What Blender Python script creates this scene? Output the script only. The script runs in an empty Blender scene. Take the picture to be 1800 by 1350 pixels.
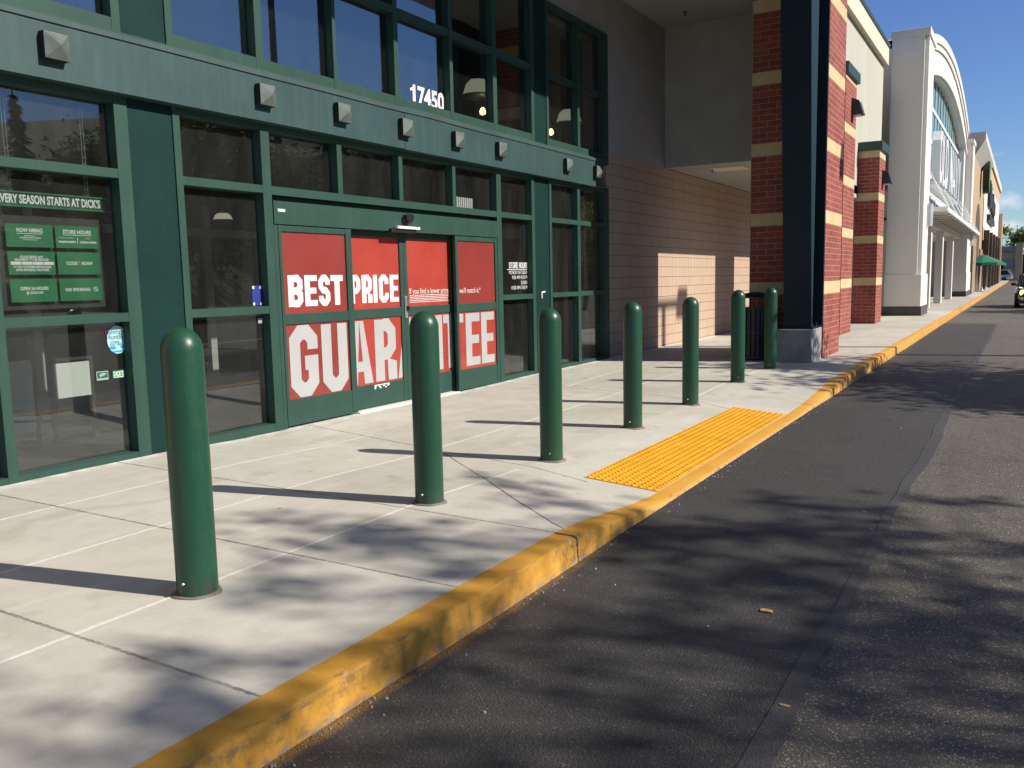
import bpy, bmesh, math, random
from mathutils import Vector, Matrix
R = math.radians
S = bpy.context.scene
COL = S.collection
rnd = random.Random(7)

# ------------------------------------------------------------------ camera
cam = bpy.data.cameras.new('camera'); co = bpy.data.objects.new('camera', cam); COL.objects.link(co)
YAW, PIT, ROL = R(31.0815), R(6.8867), R(-1.2071)
f = Vector((-math.sin(YAW)*math.cos(PIT), math.cos(YAW)*math.cos(PIT), -math.sin(PIT)))
r0 = Vector((math.cos(YAW), math.sin(YAW), 0)); u0 = r0.cross(f)
rv = math.cos(ROL)*r0 + math.sin(ROL)*u0; uv = -math.sin(ROL)*r0 + math.cos(ROL)*u0
co.matrix_world = Matrix(((rv.x, uv.x, -f.x, 0), (rv.y, uv.y, -f.y, 0), (rv.z, uv.z, -f.z, 1.42), (0, 0, 0, 1)))
cam.sensor_width = 36; cam.lens = 1492.86/1800*36; cam.clip_start = .05; cam.clip_end = 3000
S.camera = co

# ------------------------------------------------------------------ light
SUNV = Vector((1, .235, .725)).normalized()
EL = math.asin(SUNV.z); AZ = math.atan2(SUNV.x, SUNV.y)
w = bpy.data.worlds.new('World'); S.world = w; w.use_nodes = True
wt = w.node_tree; wt.nodes.clear()
sky = wt.nodes.new('ShaderNodeTexSky'); sky.sky_type = 'NISHITA'; sky.sun_disc = False
sky.sun_elevation = EL; sky.sun_rotation = AZ; sky.air_density = 1.0; sky.dust_density = .15; sky.ozone_density = 4.0
bg = wt.nodes.new('ShaderNodeBackground'); bg.inputs[1].default_value = .08
wo = wt.nodes.new('ShaderNodeOutputWorld')
# a few small fair-weather clouds low in the sky
tc = wt.nodes.new('ShaderNodeTexCoord'); mp = wt.nodes.new('ShaderNodeMapping'); mp.inputs['Scale'].default_value = (9, 9, 26)
nz = wt.nodes.new('ShaderNodeTexNoise'); nz.inputs['Scale'].default_value = 1.0; nz.inputs['Detail'].default_value = 6
mr = wt.nodes.new('ShaderNodeMapRange'); mr.inputs[1].default_value = .57; mr.inputs[2].default_value = .72
sx = wt.nodes.new('ShaderNodeSeparateXYZ')
me_ = wt.nodes.new('ShaderNodeMapRange'); me_.inputs[1].default_value = .16; me_.inputs[2].default_value = .07
mu = wt.nodes.new('ShaderNodeMath'); mu.operation = 'MULTIPLY'
mx = wt.nodes.new('ShaderNodeMix'); mx.data_type = 'RGBA'; mx.inputs['B'].default_value = (9.5, 9.6, 9.8, 1)
l = wt.links.new
l(tc.outputs['Generated'], mp.inputs[0]); l(mp.outputs[0], nz.inputs['Vector']); l(nz.outputs[0], mr.inputs[0])
l(tc.outputs['Generated'], sx.inputs[0]); l(sx.outputs[2], me_.inputs[0]); l(mr.outputs[0], mu.inputs[0]); l(me_.outputs[0], mu.inputs[1])
hs = wt.nodes.new('ShaderNodeHueSaturation'); hs.inputs['Saturation'].default_value = 1.08; hs.inputs['Hue'].default_value = .514; hs.inputs['Value'].default_value = 1.0
l(sky.outputs[0], hs.inputs['Color']); l(mu.outputs[0], mx.inputs['Factor']); 
tn = wt.nodes.new('ShaderNodeMix'); tn.data_type = 'RGBA'; tn.blend_type = 'MULTIPLY'; tn.inputs['Factor'].default_value = 1; tn.inputs['B'].default_value = (.80, .94, 1.06, 1)
hn = wt.nodes.new('ShaderNodeTexNoise'); hn.inputs['Scale'].default_value = 2.6; hn.inputs['Detail'].default_value = 6  # overhead cloud cover, out of view, added to neutralise the blue fill light
h1 = wt.nodes.new('ShaderNodeMapRange'); h1.inputs[1].default_value = .36; h1.inputs[2].default_value = .6
h2 = wt.nodes.new('ShaderNodeMapRange'); h2.inputs[1].default_value = .62; h2.inputs[2].default_value = .8
hm = wt.nodes.new('ShaderNodeMath'); hm.operation = 'MULTIPLY'
hx = wt.nodes.new('ShaderNodeMix'); hx.data_type = 'RGBA'; hx.inputs['B'].default_value = (3.9, 3.6, 3.2, 1)
l(hs.outputs[0], tn.inputs['A']); l(tc.outputs['Generated'], hn.inputs['Vector']); l(hn.outputs[0], h1.inputs[0]); l(sx.outputs[2], h2.inputs[0])
l(h1.outputs[0], hm.inputs[0]); l(h2.outputs[0], hm.inputs[1]); l(hm.outputs[0], hx.inputs['Factor']); l(tn.outputs['Result'], hx.inputs['A'])
def cloud(d0, wx, wz, amt, prev):
    def nd(t, **k):
        x = wt.nodes.new('ShaderNode'+t)
        for a, b in k.items(): setattr(x, a, b)
        return x
    a = nd('VectorMath', operation='SUBTRACT'); l(tc.outputs['Generated'], a.inputs[0]); a.inputs[1].default_value = d0
    b = nd('VectorMath', operation='MULTIPLY'); l(a.outputs[0], b.inputs[0]); b.inputs[1].default_value = (1/wx, .1, 1/wz)
    c = nd('VectorMath', operation='LENGTH'); l(b.outputs[0], c.inputs[0])
    q = nd('TexNoise'); q.inputs['Scale'].default_value = 70; q.inputs['Detail'].default_value = 5; l(tc.outputs['Generated'], q.inputs['Vector'])
    e = nd('Math', operation='MULTIPLY_ADD'); l(q.outputs[0], e.inputs[0]); e.inputs[1].default_value = 1.6; l(c.outputs['Value'], e.inputs[2])
    g = nd('MapRange'); l(e.outputs[0], g.inputs[0]); g.inputs[1].default_value = 1.75; g.inputs[2].default_value = .8; g.inputs[4].default_value = amt
    m = nd('Mix', data_type='RGBA'); l(g.outputs[0], m.inputs['Factor']); l(prev, m.inputs['A']); m.inputs['B'].default_value = (8, 8.2, 8.8, 1); return m.outputs['Result']
sk_ = cloud((-0.0213, 0.9974, 0.0687), .02, .011, .7, hx.outputs['Result']); sk_ = cloud((-0.0129, 0.9989, 0.0453), .03, .006, .6, sk_); sk_ = cloud((.06, .99, .075), .05, .008, .5, sk_)
l(sk_, mx.inputs['A']); l(mx.outputs['Result'], bg.inputs[0]); l(bg.outputs[0], wo.inputs[0])
sl = bpy.data.lights.new('sun', 'SUN'); so = bpy.data.objects.new('sun', sl); COL.objects.link(so)
sl.energy = 4.9; sl.angle = R(.53); sl.color = (1, .935, .83); so.rotation_euler = SUNV.to_track_quat('Z', 'Y').to_euler(); so.location = (20, 10, 30)
S.view_settings.view_transform = 'Standard'; S.view_settings.look = 'None'; S.view_settings.exposure = .5; S.view_settings.gamma = 1
S.cycles.max_bounces = 8; S.cycles.transparent_max_bounces = 16

# ------------------------------------------------------------------ node helpers
class N:
    def __init__(s, name):
        s.m = bpy.data.materials.new(name); s.m.use_nodes = True; s.t = s.m.node_tree; s.t.nodes.clear()
        s.out = s.t.nodes.new('ShaderNodeOutputMaterial')
    def n(s, typ, **k):
        x = s.t.nodes.new('ShaderNode'+typ)
        for a, b in k.items(): setattr(x, a, b)
        return x
    def lk(s, a, b): s.t.links.new(a, b)
    def set(s, sock, v):
        if hasattr(v, 'is_output'): s.lk(v, sock)
        elif isinstance(v, (tuple, list)) and len(v) == 3 and sock.type == 'RGBA': sock.default_value = (*v, 1)
        else: sock.default_value = v
    def M(s, op, a, b=0, c=None, clamp=False):
        x = s.n('Math', operation=op, use_clamp=clamp); s.set(x.inputs[0], a); s.set(x.inputs[1], b)
        if c is not None: s.set(x.inputs[2], c)
        return x.outputs[0]
    def ramp(s, v, a, b, lo=0., hi=1.):
        x = s.n('MapRange'); s.set(x.inputs[0], v); x.inputs[1].default_value = a; x.inputs[2].default_value = b
        x.inputs[3].default_value = lo; x.inputs[4].default_value = hi; return x.outputs[0]
    def mix(s, fac, a, b, mode='MIX'):
        x = s.n('Mix', data_type='RGBA', blend_type=mode); s.set(x.inputs['Factor'], fac); s.set(x.inputs['A'], a); s.set(x.inputs['B'], b); return x.outputs['Result']
    def coord(s): return s.n('TexCoord').outputs['Object']
    def xyz(s, v):
        x = s.n('SeparateXYZ'); s.lk(v, x.inputs[0]); return x.outputs
    def comb(s, a, b, c):
        x = s.n('CombineXYZ')
        for i, q in enumerate((a, b, c)): s.set(x.inputs[i], q)
        return x.outputs[0]
    def noise(s, v, scale, detail=3, rough=.55, dist=0):
        x = s.n('TexNoise'); s.set(x.inputs['Vector'], v); x.inputs['Scale'].default_value = scale; x.inputs['Detail'].default_value = detail
        x.inputs['Roughness'].default_value = rough; x.inputs['Distortion'].default_value = dist; return x.outputs[0]
    def vor(s, v, scale, out='Distance'):
        x = s.n('TexVoronoi'); s.set(x.inputs['Vector'], v); x.inputs['Scale'].default_value = scale; return x.outputs[out]
    def mapv(s, v, sc):
        x = s.n('Mapping'); s.lk(v, x.inputs[0]); x.inputs['Scale'].default_value = sc; return x.outputs[0]
    def bump(s, h, st=.3, dist=.01):
        x = s.n('Bump'); x.inputs['Strength'].default_value = st; x.inputs['Distance'].default_value = dist; s.lk(h, x.inputs['Height']); return x.outputs[0]
    def bsdf(s, col, rough=.5, metal=0, spec=.5, normal=None, emit=None, es=0):
        p = s.n('BsdfPrincipled'); s.set(p.inputs['Base Color'], col); s.set(p.inputs['Roughness'], rough)
        p.inputs['Metallic'].default_value = metal; p.inputs['Specular IOR Level'].default_value = spec
        if normal is not None: s.lk(normal, p.inputs['Normal'])
        if emit: p.inputs['Emission Color'].default_value = (*emit, 1); p.inputs['Emission Strength'].default_value = es
        s.lk(p.outputs[0], s.out.inputs[0]); return p

def mottled(name, col, rough=.5, var=.12, scale=3., fine=60., bump=.1, metal=0, spec=.5, bdist=.002, stretch=None):
    n = N(name); v = n.coord()
    if stretch: v2 = n.mapv(v, stretch)
    else: v2 = v
    a = n.noise(v2, scale, 4); b = n.noise(v, fine, 2)
    k = n.M('ADD', n.ramp(a, .3, .7, 1-var, 1+var), n.ramp(b, .3, .7, -var*.4, var*.4))
    c = n.mix(1, col, n.comb(k, k, k), 'MULTIPLY')
    n.bsdf(c, n.ramp(a, .3, .7, rough-.05, rough+.08), metal, spec, n.bump(b, bump, bdist)); return n.m

def seg_mask(n, P, p0, p1, wd, jit):
    x, y = P
    dx, dy = p1[0]-p0[0], p1[1]-p0[1]; L = math.hypot(dx, dy); tx, ty = dx/L, dy/L; nx, ny = -ty, tx
    d = n.M('ABSOLUTE', n.M('SUBTRACT', n.M('ADD', n.M('MULTIPLY', x, nx), n.M('MULTIPLY', y, ny)), nx*p0[0]+ny*p0[1]))
    d = n.M('ADD', d, jit)
    t = n.M('ADD', n.M('MULTIPLY', x, tx), n.M('MULTIPLY', y, ty)); t0 = tx*p0[0]+ty*p0[1]
    rng = n.M('MULTIPLY', n.M('GREATER_THAN', t, t0), n.M('LESS_THAN', t, t0+L))
    return n.M('MULTIPLY', rng, n.ramp(d, wd, wd*.45, 0, 1))

# ------------------------------------------------------------------ materials
MAT = {}
def concrete_walk():
    n = N('pavement_concrete'); v = n.coord(); X, Y, Z = n.xyz(v)
    big = n.noise(v, .9, 5, .6); mid = n.noise(v, 5, 5, .65, .6); fine = n.noise(v, 110, 2); st = n.noise(n.mapv(v, (3, .5, 1)), 2.2, 4)
    c = n.mix(n.ramp(big, .3, .7), (.42, .395, .34), (.535, .51, .45))
    c = n.mix(n.M('MULTIPLY', n.ramp(mid, .48, .72), .45), c, (.36, .335, .29))
    c = n.mix(n.M('MULTIPLY', n.ramp(st, .55, .75), .35), c, (.62, .605, .565))
    c = n.mix(n.M('MULTIPLY', n.ramp(fine, .35, .75), .3), c, (.34, .325, .3))
    spots = n.ramp(n.vor(v, 2.3), .05, .02); c = n.mix(n.M('MULTIPLY', spots, .6), c, (.12, .11, .1))
    bl = n.noise(v, 1.7, 3, .5, 1.2); c = n.mix(n.M('MULTIPLY', n.ramp(bl, .56, .66), .3), c, (.35, .32, .27)); c = n.mix(n.M('MULTIPLY', n.ramp(bl, .62, .635), .12), c, (.3, .27, .22))
    gum = n.ramp(n.vor(n.mapv(v, (1, 1.3, 1)), 1.1), .035, .028); c = n.mix(n.M('MULTIPLY', gum, .55), c, (.2, .185, .16))
    chips = n.ramp(n.vor(v, 7), .05, .02); c = n.mix(n.M('MULTIPLY', chips, .35), c, (.2, .19, .17))
    ia, ib = 0, 0
    for q in (.75, 1.945, 3.15, 4.2, 5.75, 7.9, 9.8, 12, 14.2, 17.3, 20.6, 24, 28): ia = n.M('ADD', n.M('GREATER_THAN', Y, q), ia)
    for q in (-5.46, -4.41, -3.33): ib = n.M('ADD', n.M('GREATER_THAN', X, q), ib)
    wn = n.n('TexWhiteNoise', noise_dimensions='2D'); n.lk(n.comb(ia, ib, 0), wn.inputs['Vector']); tk = n.ramp(wn.outputs[0], 0, 1, .91, 1.05); c = n.mix(1, c, n.comb(tk, tk, n.M('MULTIPLY', tk, .99)), 'MULTIPLY')
    jit = n.ramp(n.noise(v, 30, 3), .3, .7, -.004, .004)
    dark, pale = None, None
    D = [((-6.4, y), (-2.2, y+e)) for y, e in ((-.6, 0), (.75, 0), (1.945, 0), (3.15, 0), (4.24, -.1))]
    D += [((-6.4, 6.44), (-4.28, 5.93)), ((-4.28, 5.93), (-2.75, 5.62)), ((-4.28, 5.9), (-2.1, 4.13)), ((-6.4, 10.32), (-4.1, 10.04)), ((-4.1, 10.04), (-2.7, 9.44)),
          ((-6.4, 14.2), (-2.2, 14.2)), ((-6.4, 17.4), (-2.2, 17.2)), ((-4.2, 20.6), (-2.2, 20.6)), ((-4.2, 24), (-2.2, 24)), ((-4.2, 28), (-2.2, 28)), ((-6, 34), (-2.2, 34))]
    for a, b in D:
        k = seg_mask(n, (X, Y), a, b, .011, jit); dark = k if dark is None else n.M('MAXIMUM', dark, k)
    for a, b in [((-3.33, -1), (-3.33, 5.6)), ((-3.4, 9.7), (-3.42, 16)), ((-4.41, -1), (-4.41, 6)), ((-5.52, -1), (-5.4, 6.3)), ((-5.3, 10.2), (-5.5, 15)), ((-4.42, 6), (-4.42, 15))]:
        k = seg_mask(n, (X, Y), a, b, .016, n.M('MULTIPLY', jit, 1.3)); pale = k if pale is None else n.M('MAXIMUM', pale, k)
    seal = n.M('MULTIPLY', n.ramp(X, -6.25, -6.36), n.ramp(mid, .4, .55)); c = n.mix(n.M('MULTIPLY', seal, .7), c, (.72, .7, .66))
    c = n.mix(n.M('MULTIPLY', pale, n.ramp(mid, .25, .5, .35, .8)), c, (.69, .67, .61))
    halo = n.ramp(mid, .3, .7, .3, .9)
    c = n.mix(n.M('MULTIPLY', dark, halo), c, (.075, .068, .06))
    h = n.M('SUBTRACT', n.M('ADD', n.M('MULTIPLY', fine, .12), n.M('MULTIPLY', mid, .25)), n.M('MULTIPLY', dark, 1.6))
    n.bsdf(c, n.ramp(mid, .3, .7, .72, .88), 0, .35, n.bump(h, .5, .006)); return n.m
MAT['walk'] = concrete_walk()

def kerb_paint():
    n = N('kerb_yellow_paint'); v = n.coord(); X, Y, Z = n.xyz(v)
    a = n.noise(v, 2.2, 5, .6); b = n.noise(v, 14, 5, .7); fz = n.noise(v, 90, 2); stv = n.noise(n.mapv(v, (8, 8, .8)), 2, 4)
    c = n.mix(n.ramp(a, .3, .7), (.53, .255, .028), (.62, .32, .045))
    c = n.mix(n.M('MULTIPLY', n.ramp(fz, .4, .8), .3), c, (.42, .2, .03))
    face = n.ramp(X, -2.105, -2.085)
    grime = n.M('MULTIPLY', n.ramp(b, .48, .62), n.M('MULTIPLY', face, n.ramp(n.noise(v, 1.3, 2), .45, .6, .25, 1)))
    c = n.mix(n.M('MULTIPLY', grime, .75), c, (.10, .075, .04))
    streak = n.M('MULTIPLY', n.ramp(stv, .58, .72), face); c = n.mix(n.M('MULTIPLY', streak, .5), c, (.16, .1, .035))
    low = n.M('MULTIPLY', n.ramp(n.M('ADD', Z, n.M('MULTIPLY', b, .05)), -.085, -.125), face)
    c = n.mix(n.M('MULTIPLY', low, n.ramp(b, .42, .58)), c, (.2, .19, .17))
    lip = n.M('MULTIPLY', n.ramp(n.M('ABSOLUTE', n.M('ADD', X, 2.098)), .03, .008), n.ramp(n.noise(n.mapv(v, (20, 5, 20)), 1.5, 5, .7), .56, .66)); c = n.mix(n.M('MULTIPLY', lip, .7), c, (.13, .1, .06))
    chip = n.ramp(n.noise(v, 5, 6, .75), .64, .68); c = n.mix(n.M('MULTIPLY', chip, .8), c, (.42, .4, .36))
    jit = n.ramp(n.noise(v, 40, 3), .3, .7, -.006, .006); crack = None
    for y in (-1.3, 4.13, 10.4, 14, 17, 20.5, 24, 28, 33, 38, 44):
        k = n.ramp(n.M('ADD', n.M('ABSOLUTE', n.M('SUBTRACT', Y, y)), jit), .014, .006)
        crack = k if crack is None else n.M('MAXIMUM', crack, k)
    c = n.mix(crack, c, (.05, .045, .035))
    h = n.M('SUBTRACT', n.M('ADD', n.M('MULTIPLY', b, .5), n.M('MULTIPLY', fz, .15)), n.M('MULTIPLY', crack, 2))
    n.bsdf(c, .62, 0, .4, n.bump(h, .6, .006)); return n.m
MAT['kerb'] = kerb_paint()

def asphalt(name, base, stone, sc, amt, rough):
    n = N(name); v = n.coord(); X, Y, Z = n.xyz(v)
    ce = n.vor(v, sc, 'Color'); ch = n.xyz(ce)[0]; d = n.vor(v, sc); fine = n.noise(v, 220, 2); big = n.noise(v, .7, 5, .6); mid = n.noise(v, 6, 4)
    c = n.mix(n.ramp(big, .3, .7), base, tuple(q*1.35 for q in base))
    c = n.mix(n.M('MULTIPLY', n.ramp(fine, .35, .7), .5), c, tuple(q*.55 for q in base))
    c = n.mix(n.M('MULTIPLY', n.M('MULTIPLY', n.ramp(ch, 1-amt, 1-amt*.4), n.ramp(n.M('ADD', d, n.M('MULTIPLY', n.xyz(ce)[1], .38)), .62, .42)), n.ramp(mid, .3, .6, .4, 1)), c, stone)
    c = n.mix(n.M('MULTIPLY', n.ramp(n.noise(n.mapv(v, (2.5, .25, 1)), 1.6, 4), .52, .75), .35), c, tuple(q*.6 for q in base))
    oil = n.ramp(n.noise(v, 1.15, 4, .6), .6, .72); c = n.mix(n.M('MULTIPLY', oil, .45), c, tuple(q*.45 for q in base)); drip = n.ramp(n.vor(v, .8), .07, .03); c = n.mix(n.M('MULTIPLY', drip, .6), c, tuple(q*.4 for q in base))
    spk = n.ramp(n.vor(v, 1.6), .02, .012); c = n.mix(spk, c, (.3, .28, .25))
    if name == 'new_asphalt':
        ov = n.M('MULTIPLY', n.ramp(n.M('ADD', X, n.M('MULTIPLY', mid, .06)), -1.985, -2.03), n.M('MULTIPLY', n.ramp(fine, .42, .55), n.ramp(Y, 5, 3.2))); c = n.mix(n.M('MULTIPLY', ov, .8), c, (.36, .2, .035))
        gut = n.ramp(n.M('ADD', X, n.M('MULTIPLY', mid, .09)), -2.0, -2.05); c = n.mix(n.M('MULTIPLY', gut, n.ramp(fine, .55, .4)), c, (.018, .017, .016))
    h = n.M('ADD', n.M('MULTIPLY', d, -.9), n.M('MULTIPLY', fine, .5))
    n.bsdf(c, rough, 0, .45, n.bump(h, .7, .006)); return n.m
MAT['old_asphalt'] = asphalt('old_asphalt', (.078, .070, .060), (.34, .31, .265), 110, .62, .85)
MAT['new_asphalt'] = asphalt('new_asphalt', (.039, .037, .035), (.12, .115, .11), 95, .35, .72)
MAT['seal'] = asphalt('asphalt_seal', (.05, .049, .05), (.1, .1, .1), 140, .2, .66)

def green_paint(name, col, rough, spec=.5, coat=0.):
    n = N(name); v = n.coord(); a = n.noise(v, 2.2, 4); b = n.noise(v, 40, 3); st = n.noise(n.mapv(v, (6, 6, .7)), 3, 4)
    k = n.M('ADD', n.ramp(a, .3, .7, .9, 1.1), n.ramp(st, .5, .8, 0, .12))
    c = n.mix(1, col, n.comb(k, k, k), 'MULTIPLY')
    dust = n.ramp(n.vor(v, 9), .03, .015); c = n.mix(n.M('MULTIPLY', dust, .3), c, (.4, .4, .36))
    p = n.bsdf(c, n.ramp(st, .3, .8, rough-.04, rough+.1), 0, spec, n.bump(n.M('ADD', n.M('MULTIPLY', a, 3), n.M('MULTIPLY', b, .1)), .12, .004))
    p.inputs['Coat Weight'].default_value = coat; p.inputs['Coat Roughness'].default_value = .12; return n.m
MAT['frame'] = green_paint('window_frame_green', (.022, .060, .045), .5, .25)
MAT['panel'] = green_paint('column_panel_green', (.0055, .027, .024), .6, .12)
MAT['fascia'] = green_paint('fascia_grey_green', (.031, .065, .062), .45, .34)
MAT['flash'] = green_paint('flashing_green', (.042, .074, .07), .5, .3)
MAT['steel'] = green_paint('column_steel_green', (.009, .024, .029), .5, .22)
MAT['cap'] = green_paint('cap_green', (.018, .05, .05), .45)
def bollard_mat():
    n = N('bollard_green'); v = n.coord(); X, Y, Z = n.xyz(v)
    a = n.noise(n.mapv(v, (8, 8, 1.5)), 3, 4); sc = n.noise(n.mapv(v, (30, 30, 5)), 3, 5, .7)
    c = n.mix(n.ramp(a, .3, .7), (.010, .054, .029), (.013, .062, .033))
    c = n.mix(n.M('MULTIPLY', n.ramp(sc, .66, .71), .4), c, (.22, .28, .24))
    c = n.mix(n.M('MULTIPLY', n.ramp(Z, .1, .0), n.ramp(sc, .4, .6)), c, (.05, .055, .04))
    n.bsdf(c, n.ramp(sc, .4, .7, .32, .46), 0, .42, n.bump(sc, .015, .004)); return n.m
MAT['bollard'] = bollard_mat()
MAT['collar'] = mottled('mortar_collar', (.15, .135, .115), .85, .3, 14, 60, .4)
MAT['medal'] = mottled('grey_metal_medallion', (.135, .16, .148), .4, .15, 8, 60, .05, .35)

def brick(name):
    n = N(name); v = n.coord(); X, Y, Z = n.xyz(v); vec = n.comb(n.M('ADD', X, Y), Z, 0)
    b = n.n('TexBrick'); n.lk(vec, b.inputs['Vector']); b.inputs['Scale'].default_value = 1; b.inputs['Mortar Size'].default_value = .006
    b.inputs['Brick Width'].default_value = .3; b.inputs['Row Height'].default_value = .0991; b.inputs['Bias'].default_value = -.1; b.inputs['Mortar Smooth'].default_value = .2
    b.inputs['Color1'].default_value = (.225, .055, .040, 1); b.inputs['Color2'].default_value = (.31, .083, .060, 1); b.inputs['Mortar'].default_value = (.40, .25, .19, 1)
    a = n.noise(v, 2, 4); fz = n.noise(v, 55, 3)
    c = n.mix(n.M('MULTIPLY', n.ramp(fz, .4, .75), .35), b.outputs[0], (.15, .04, .032)); k = n.ramp(a, .3, .7, .88, 1.12); c = n.mix(1, c, n.comb(k, k, k), 'MULTIPLY')
    zz = n.M('FLOORED_MODULO', n.M('SUBTRACT', Z, 1.10), 1.19)
    band = n.M('MULTIPLY', n.M('LESS_THAN', zz, .212), n.M('GREATER_THAN', Z, .9))
    cream = n.mix(n.ramp(n.noise(v, 4, 4), .3, .7), (.50, .39, .21), (.56, .45, .26))
    c = n.mix(band, c, cream)
    edge = n.M('MULTIPLY', n.ramp(n.M('ABSOLUTE', n.M('SUBTRACT', zz, .106)), .098, .106), 1)
    h = n.M('ADD', n.M('MULTIPLY', b.outputs[1], n.M('MULTIPLY', n.M('SUBTRACT', 1, band), -1)), n.M('MULTIPLY', fz, .15))
    n.bsdf(c, .8, 0, .3, n.bump(h, .5, .006)); return n.m
MAT['brick'] = brick('red_brick_cream_bands')
def tile():
    n = N('beige_block_wall'); v = n.coord(); X, Y, Z = n.xyz(v)
    b = n.n('TexBrick'); b.offset = 0; n.lk(n.comb(n.M('ADD', X, Y), n.M('SUBTRACT', Z, .03), 0), b.inputs['Vector']); b.inputs['Scale'].default_value = 1
    b.inputs['Brick Width'].default_value = .203; b.inputs['Row Height'].default_value = .203; b.inputs['Mortar Size'].default_value = .004; b.inputs['Mortar Smooth'].default_value = .1
    b.inputs['Color1'].default_value = (.42, .305, .225, 1); b.inputs['Color2'].default_value = (.45, .33, .245, 1); b.inputs['Mortar'].default_value = (.15, .105, .08, 1)
    rows = n.ramp(n.M('ABSOLUTE', n.M('SUBTRACT', n.M('FLOORED_MODULO', n.M('ADD', Z, .0715), .203), .1015)), .006, .003)
    fz = n.noise(v, 60, 3); c = n.mix(n.M('MULTIPLY', n.ramp(fz, .4, .8), .25), b.outputs[0], (.3, .21, .15))
    c = n.mix(n.M('MULTIPLY', rows, .75), c, (.06, .045, .035))
    h = n.M('ADD', n.M('MULTIPLY', b.outputs[1], -.6), n.M('ADD', n.M('MULTIPLY', rows, -1), n.M('MULTIPLY', fz, .15)))
    n.bsdf(c, .7, 0, .4, n.bump(h, .5, .005)); return n.m
MAT['tile'] = tile()
MAT['plaster'] = mottled('grey_stucco', (.33, .33, .315), .85, .08, 2, 120, .3, 0, .3, .004)
MAT['ceil'] = mottled('portico_ceiling', (.33, .325, .30), .85, .06, 2, 120, .2, 0, .3)
MAT['stucco'] = mottled('pale_stucco', (.42, .41, .345), .85, .06, 1.2, 90, .2, 0, .3, .004, (1, 1, .25))
MAT['cream'] = mottled('cream_cornice', (.60, .53, .41), .75, .05, 1.5, 90, .1, 0, .3)
MAT['white'] = mottled('warm_white_stucco', (.66, .64, .58), .8, .05, 1.2, 90, .12, 0, .3, .003, (1, 1, .3))
MAT['white_paint'] = mottled('white_painted_metal', (.72, .72, .72), .5, .05, 2, 60, .05)
MAT['tan'] = mottled('tan_stucco', (.40, .28, .17), .85, .08, 1, 60, .2, 0, .3)
MAT['tan2'] = mottled('light_tan_stucco', (.48, .36, .22), .85, .08, 1, 60, .2, 0, .3)
MAT['brown'] = mottled('brown_stone', (.075, .055, .04), .8, .3, 5, 30, .4)
MAT['stonev'] = mottled('stone_veneer', (.28, .2, .14), .85, .4, 4, 14, .5, 0, .3, .02)
MAT['pedestal'] = mottled('grey_concrete_pedestal', (.27, .265, .26), .8, .25, 3, 60, .3)
MAT['plinth'] = mottled('dark_plinth', (.07, .065, .055), .8, .2, 3, 60, .3)
MAT['black'] = mottled('black_metal', (.012, .012, .013), .4, .1, 5, 60, .05)
MAT['rubber_and_shade'] = mottled('black_rubber_and_rim_shade', (.012, .012, .012), .75, .15, 6, 80, .2)
MAT['grey_metal'] = mottled('brushed_metal', (.5, .5, .5), .35, .08, 5, 60, .05, .8)
MAT['silver'] = mottled('silver_painted_metal', (.6, .61, .62), .35, .03, 2, 60, .02, .4)
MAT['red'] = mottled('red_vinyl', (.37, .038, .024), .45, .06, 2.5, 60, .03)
MAT['red_reflect_dim'] = mottled('red_vinyl_painted_dim', (.24, .026, .02), .45, .12, 1.2, 60, .03)  # darker copy of the red vinyl, dim glass reflection painted into its colour
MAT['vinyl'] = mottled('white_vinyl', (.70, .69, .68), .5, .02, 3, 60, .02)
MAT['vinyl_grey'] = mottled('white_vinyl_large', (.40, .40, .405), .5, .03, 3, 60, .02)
MAT['sign_green'] = mottled('sign_green', (.010, .15, .055), .5, .05, 3, 60, .02)
MAT['sign_green_dark'] = mottled('sign_dark_green', (.008, .075, .035), .5, .05, 3, 60, .02)
MAT['blue'] = mottled('blue_paper', (.01, .025, .22), .6, .05, 3, 60, .02)
MAT['teal'] = mottled('pale_teal_sticker', (.30, .62, .66), .5, .1, 9, 60, .02)
MAT['maroon'] = mottled('maroon_print', (.13, .03, .05), .5, .05, 9, 60, .02)
MAT['ink_blue'] = mottled('blue_print', (.03, .25, .5), .5, .05, 9, 60, .02)
MAT['sky_glass'] = mottled('teal_glass', (.24, .38, .39), .15, .12, .5, 30, .01)
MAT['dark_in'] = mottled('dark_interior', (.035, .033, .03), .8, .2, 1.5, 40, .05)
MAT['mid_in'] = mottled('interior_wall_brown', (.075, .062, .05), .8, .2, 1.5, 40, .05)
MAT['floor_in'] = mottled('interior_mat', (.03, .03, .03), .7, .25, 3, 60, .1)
MAT['cloth_green'] = mottled('green_canvas', (.012, .14, .075), .8, .08, 4, 60, .1)
MAT['bark'] = mottled('bark', (.085, .062, .045), .9, .3, 6, 40, .6, 0, .2, .02, (1, 1, .3))
MAT['board'] = mottled('pale_green_board', (.25, .33, .29), .6, .05, 3, 40, .02)
MAT['tactile'] = mottled('tactile_yellow', (.70, .335, .012), .55, .1, 6, 60, .2)
MAT['grass'] = mottled('rough_grass', (.06, .085, .03), .9, .4, .4, 8, .3)
MAT['gable'] = mottled('grey_soffit', (.5, .47, .42), .8, .05, 1, 40, .05)
MAT['blue_roof'] = mottled('blue_grey_roof', (.24, .25, .28), .6, .08, 1, 40, .05)

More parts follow.
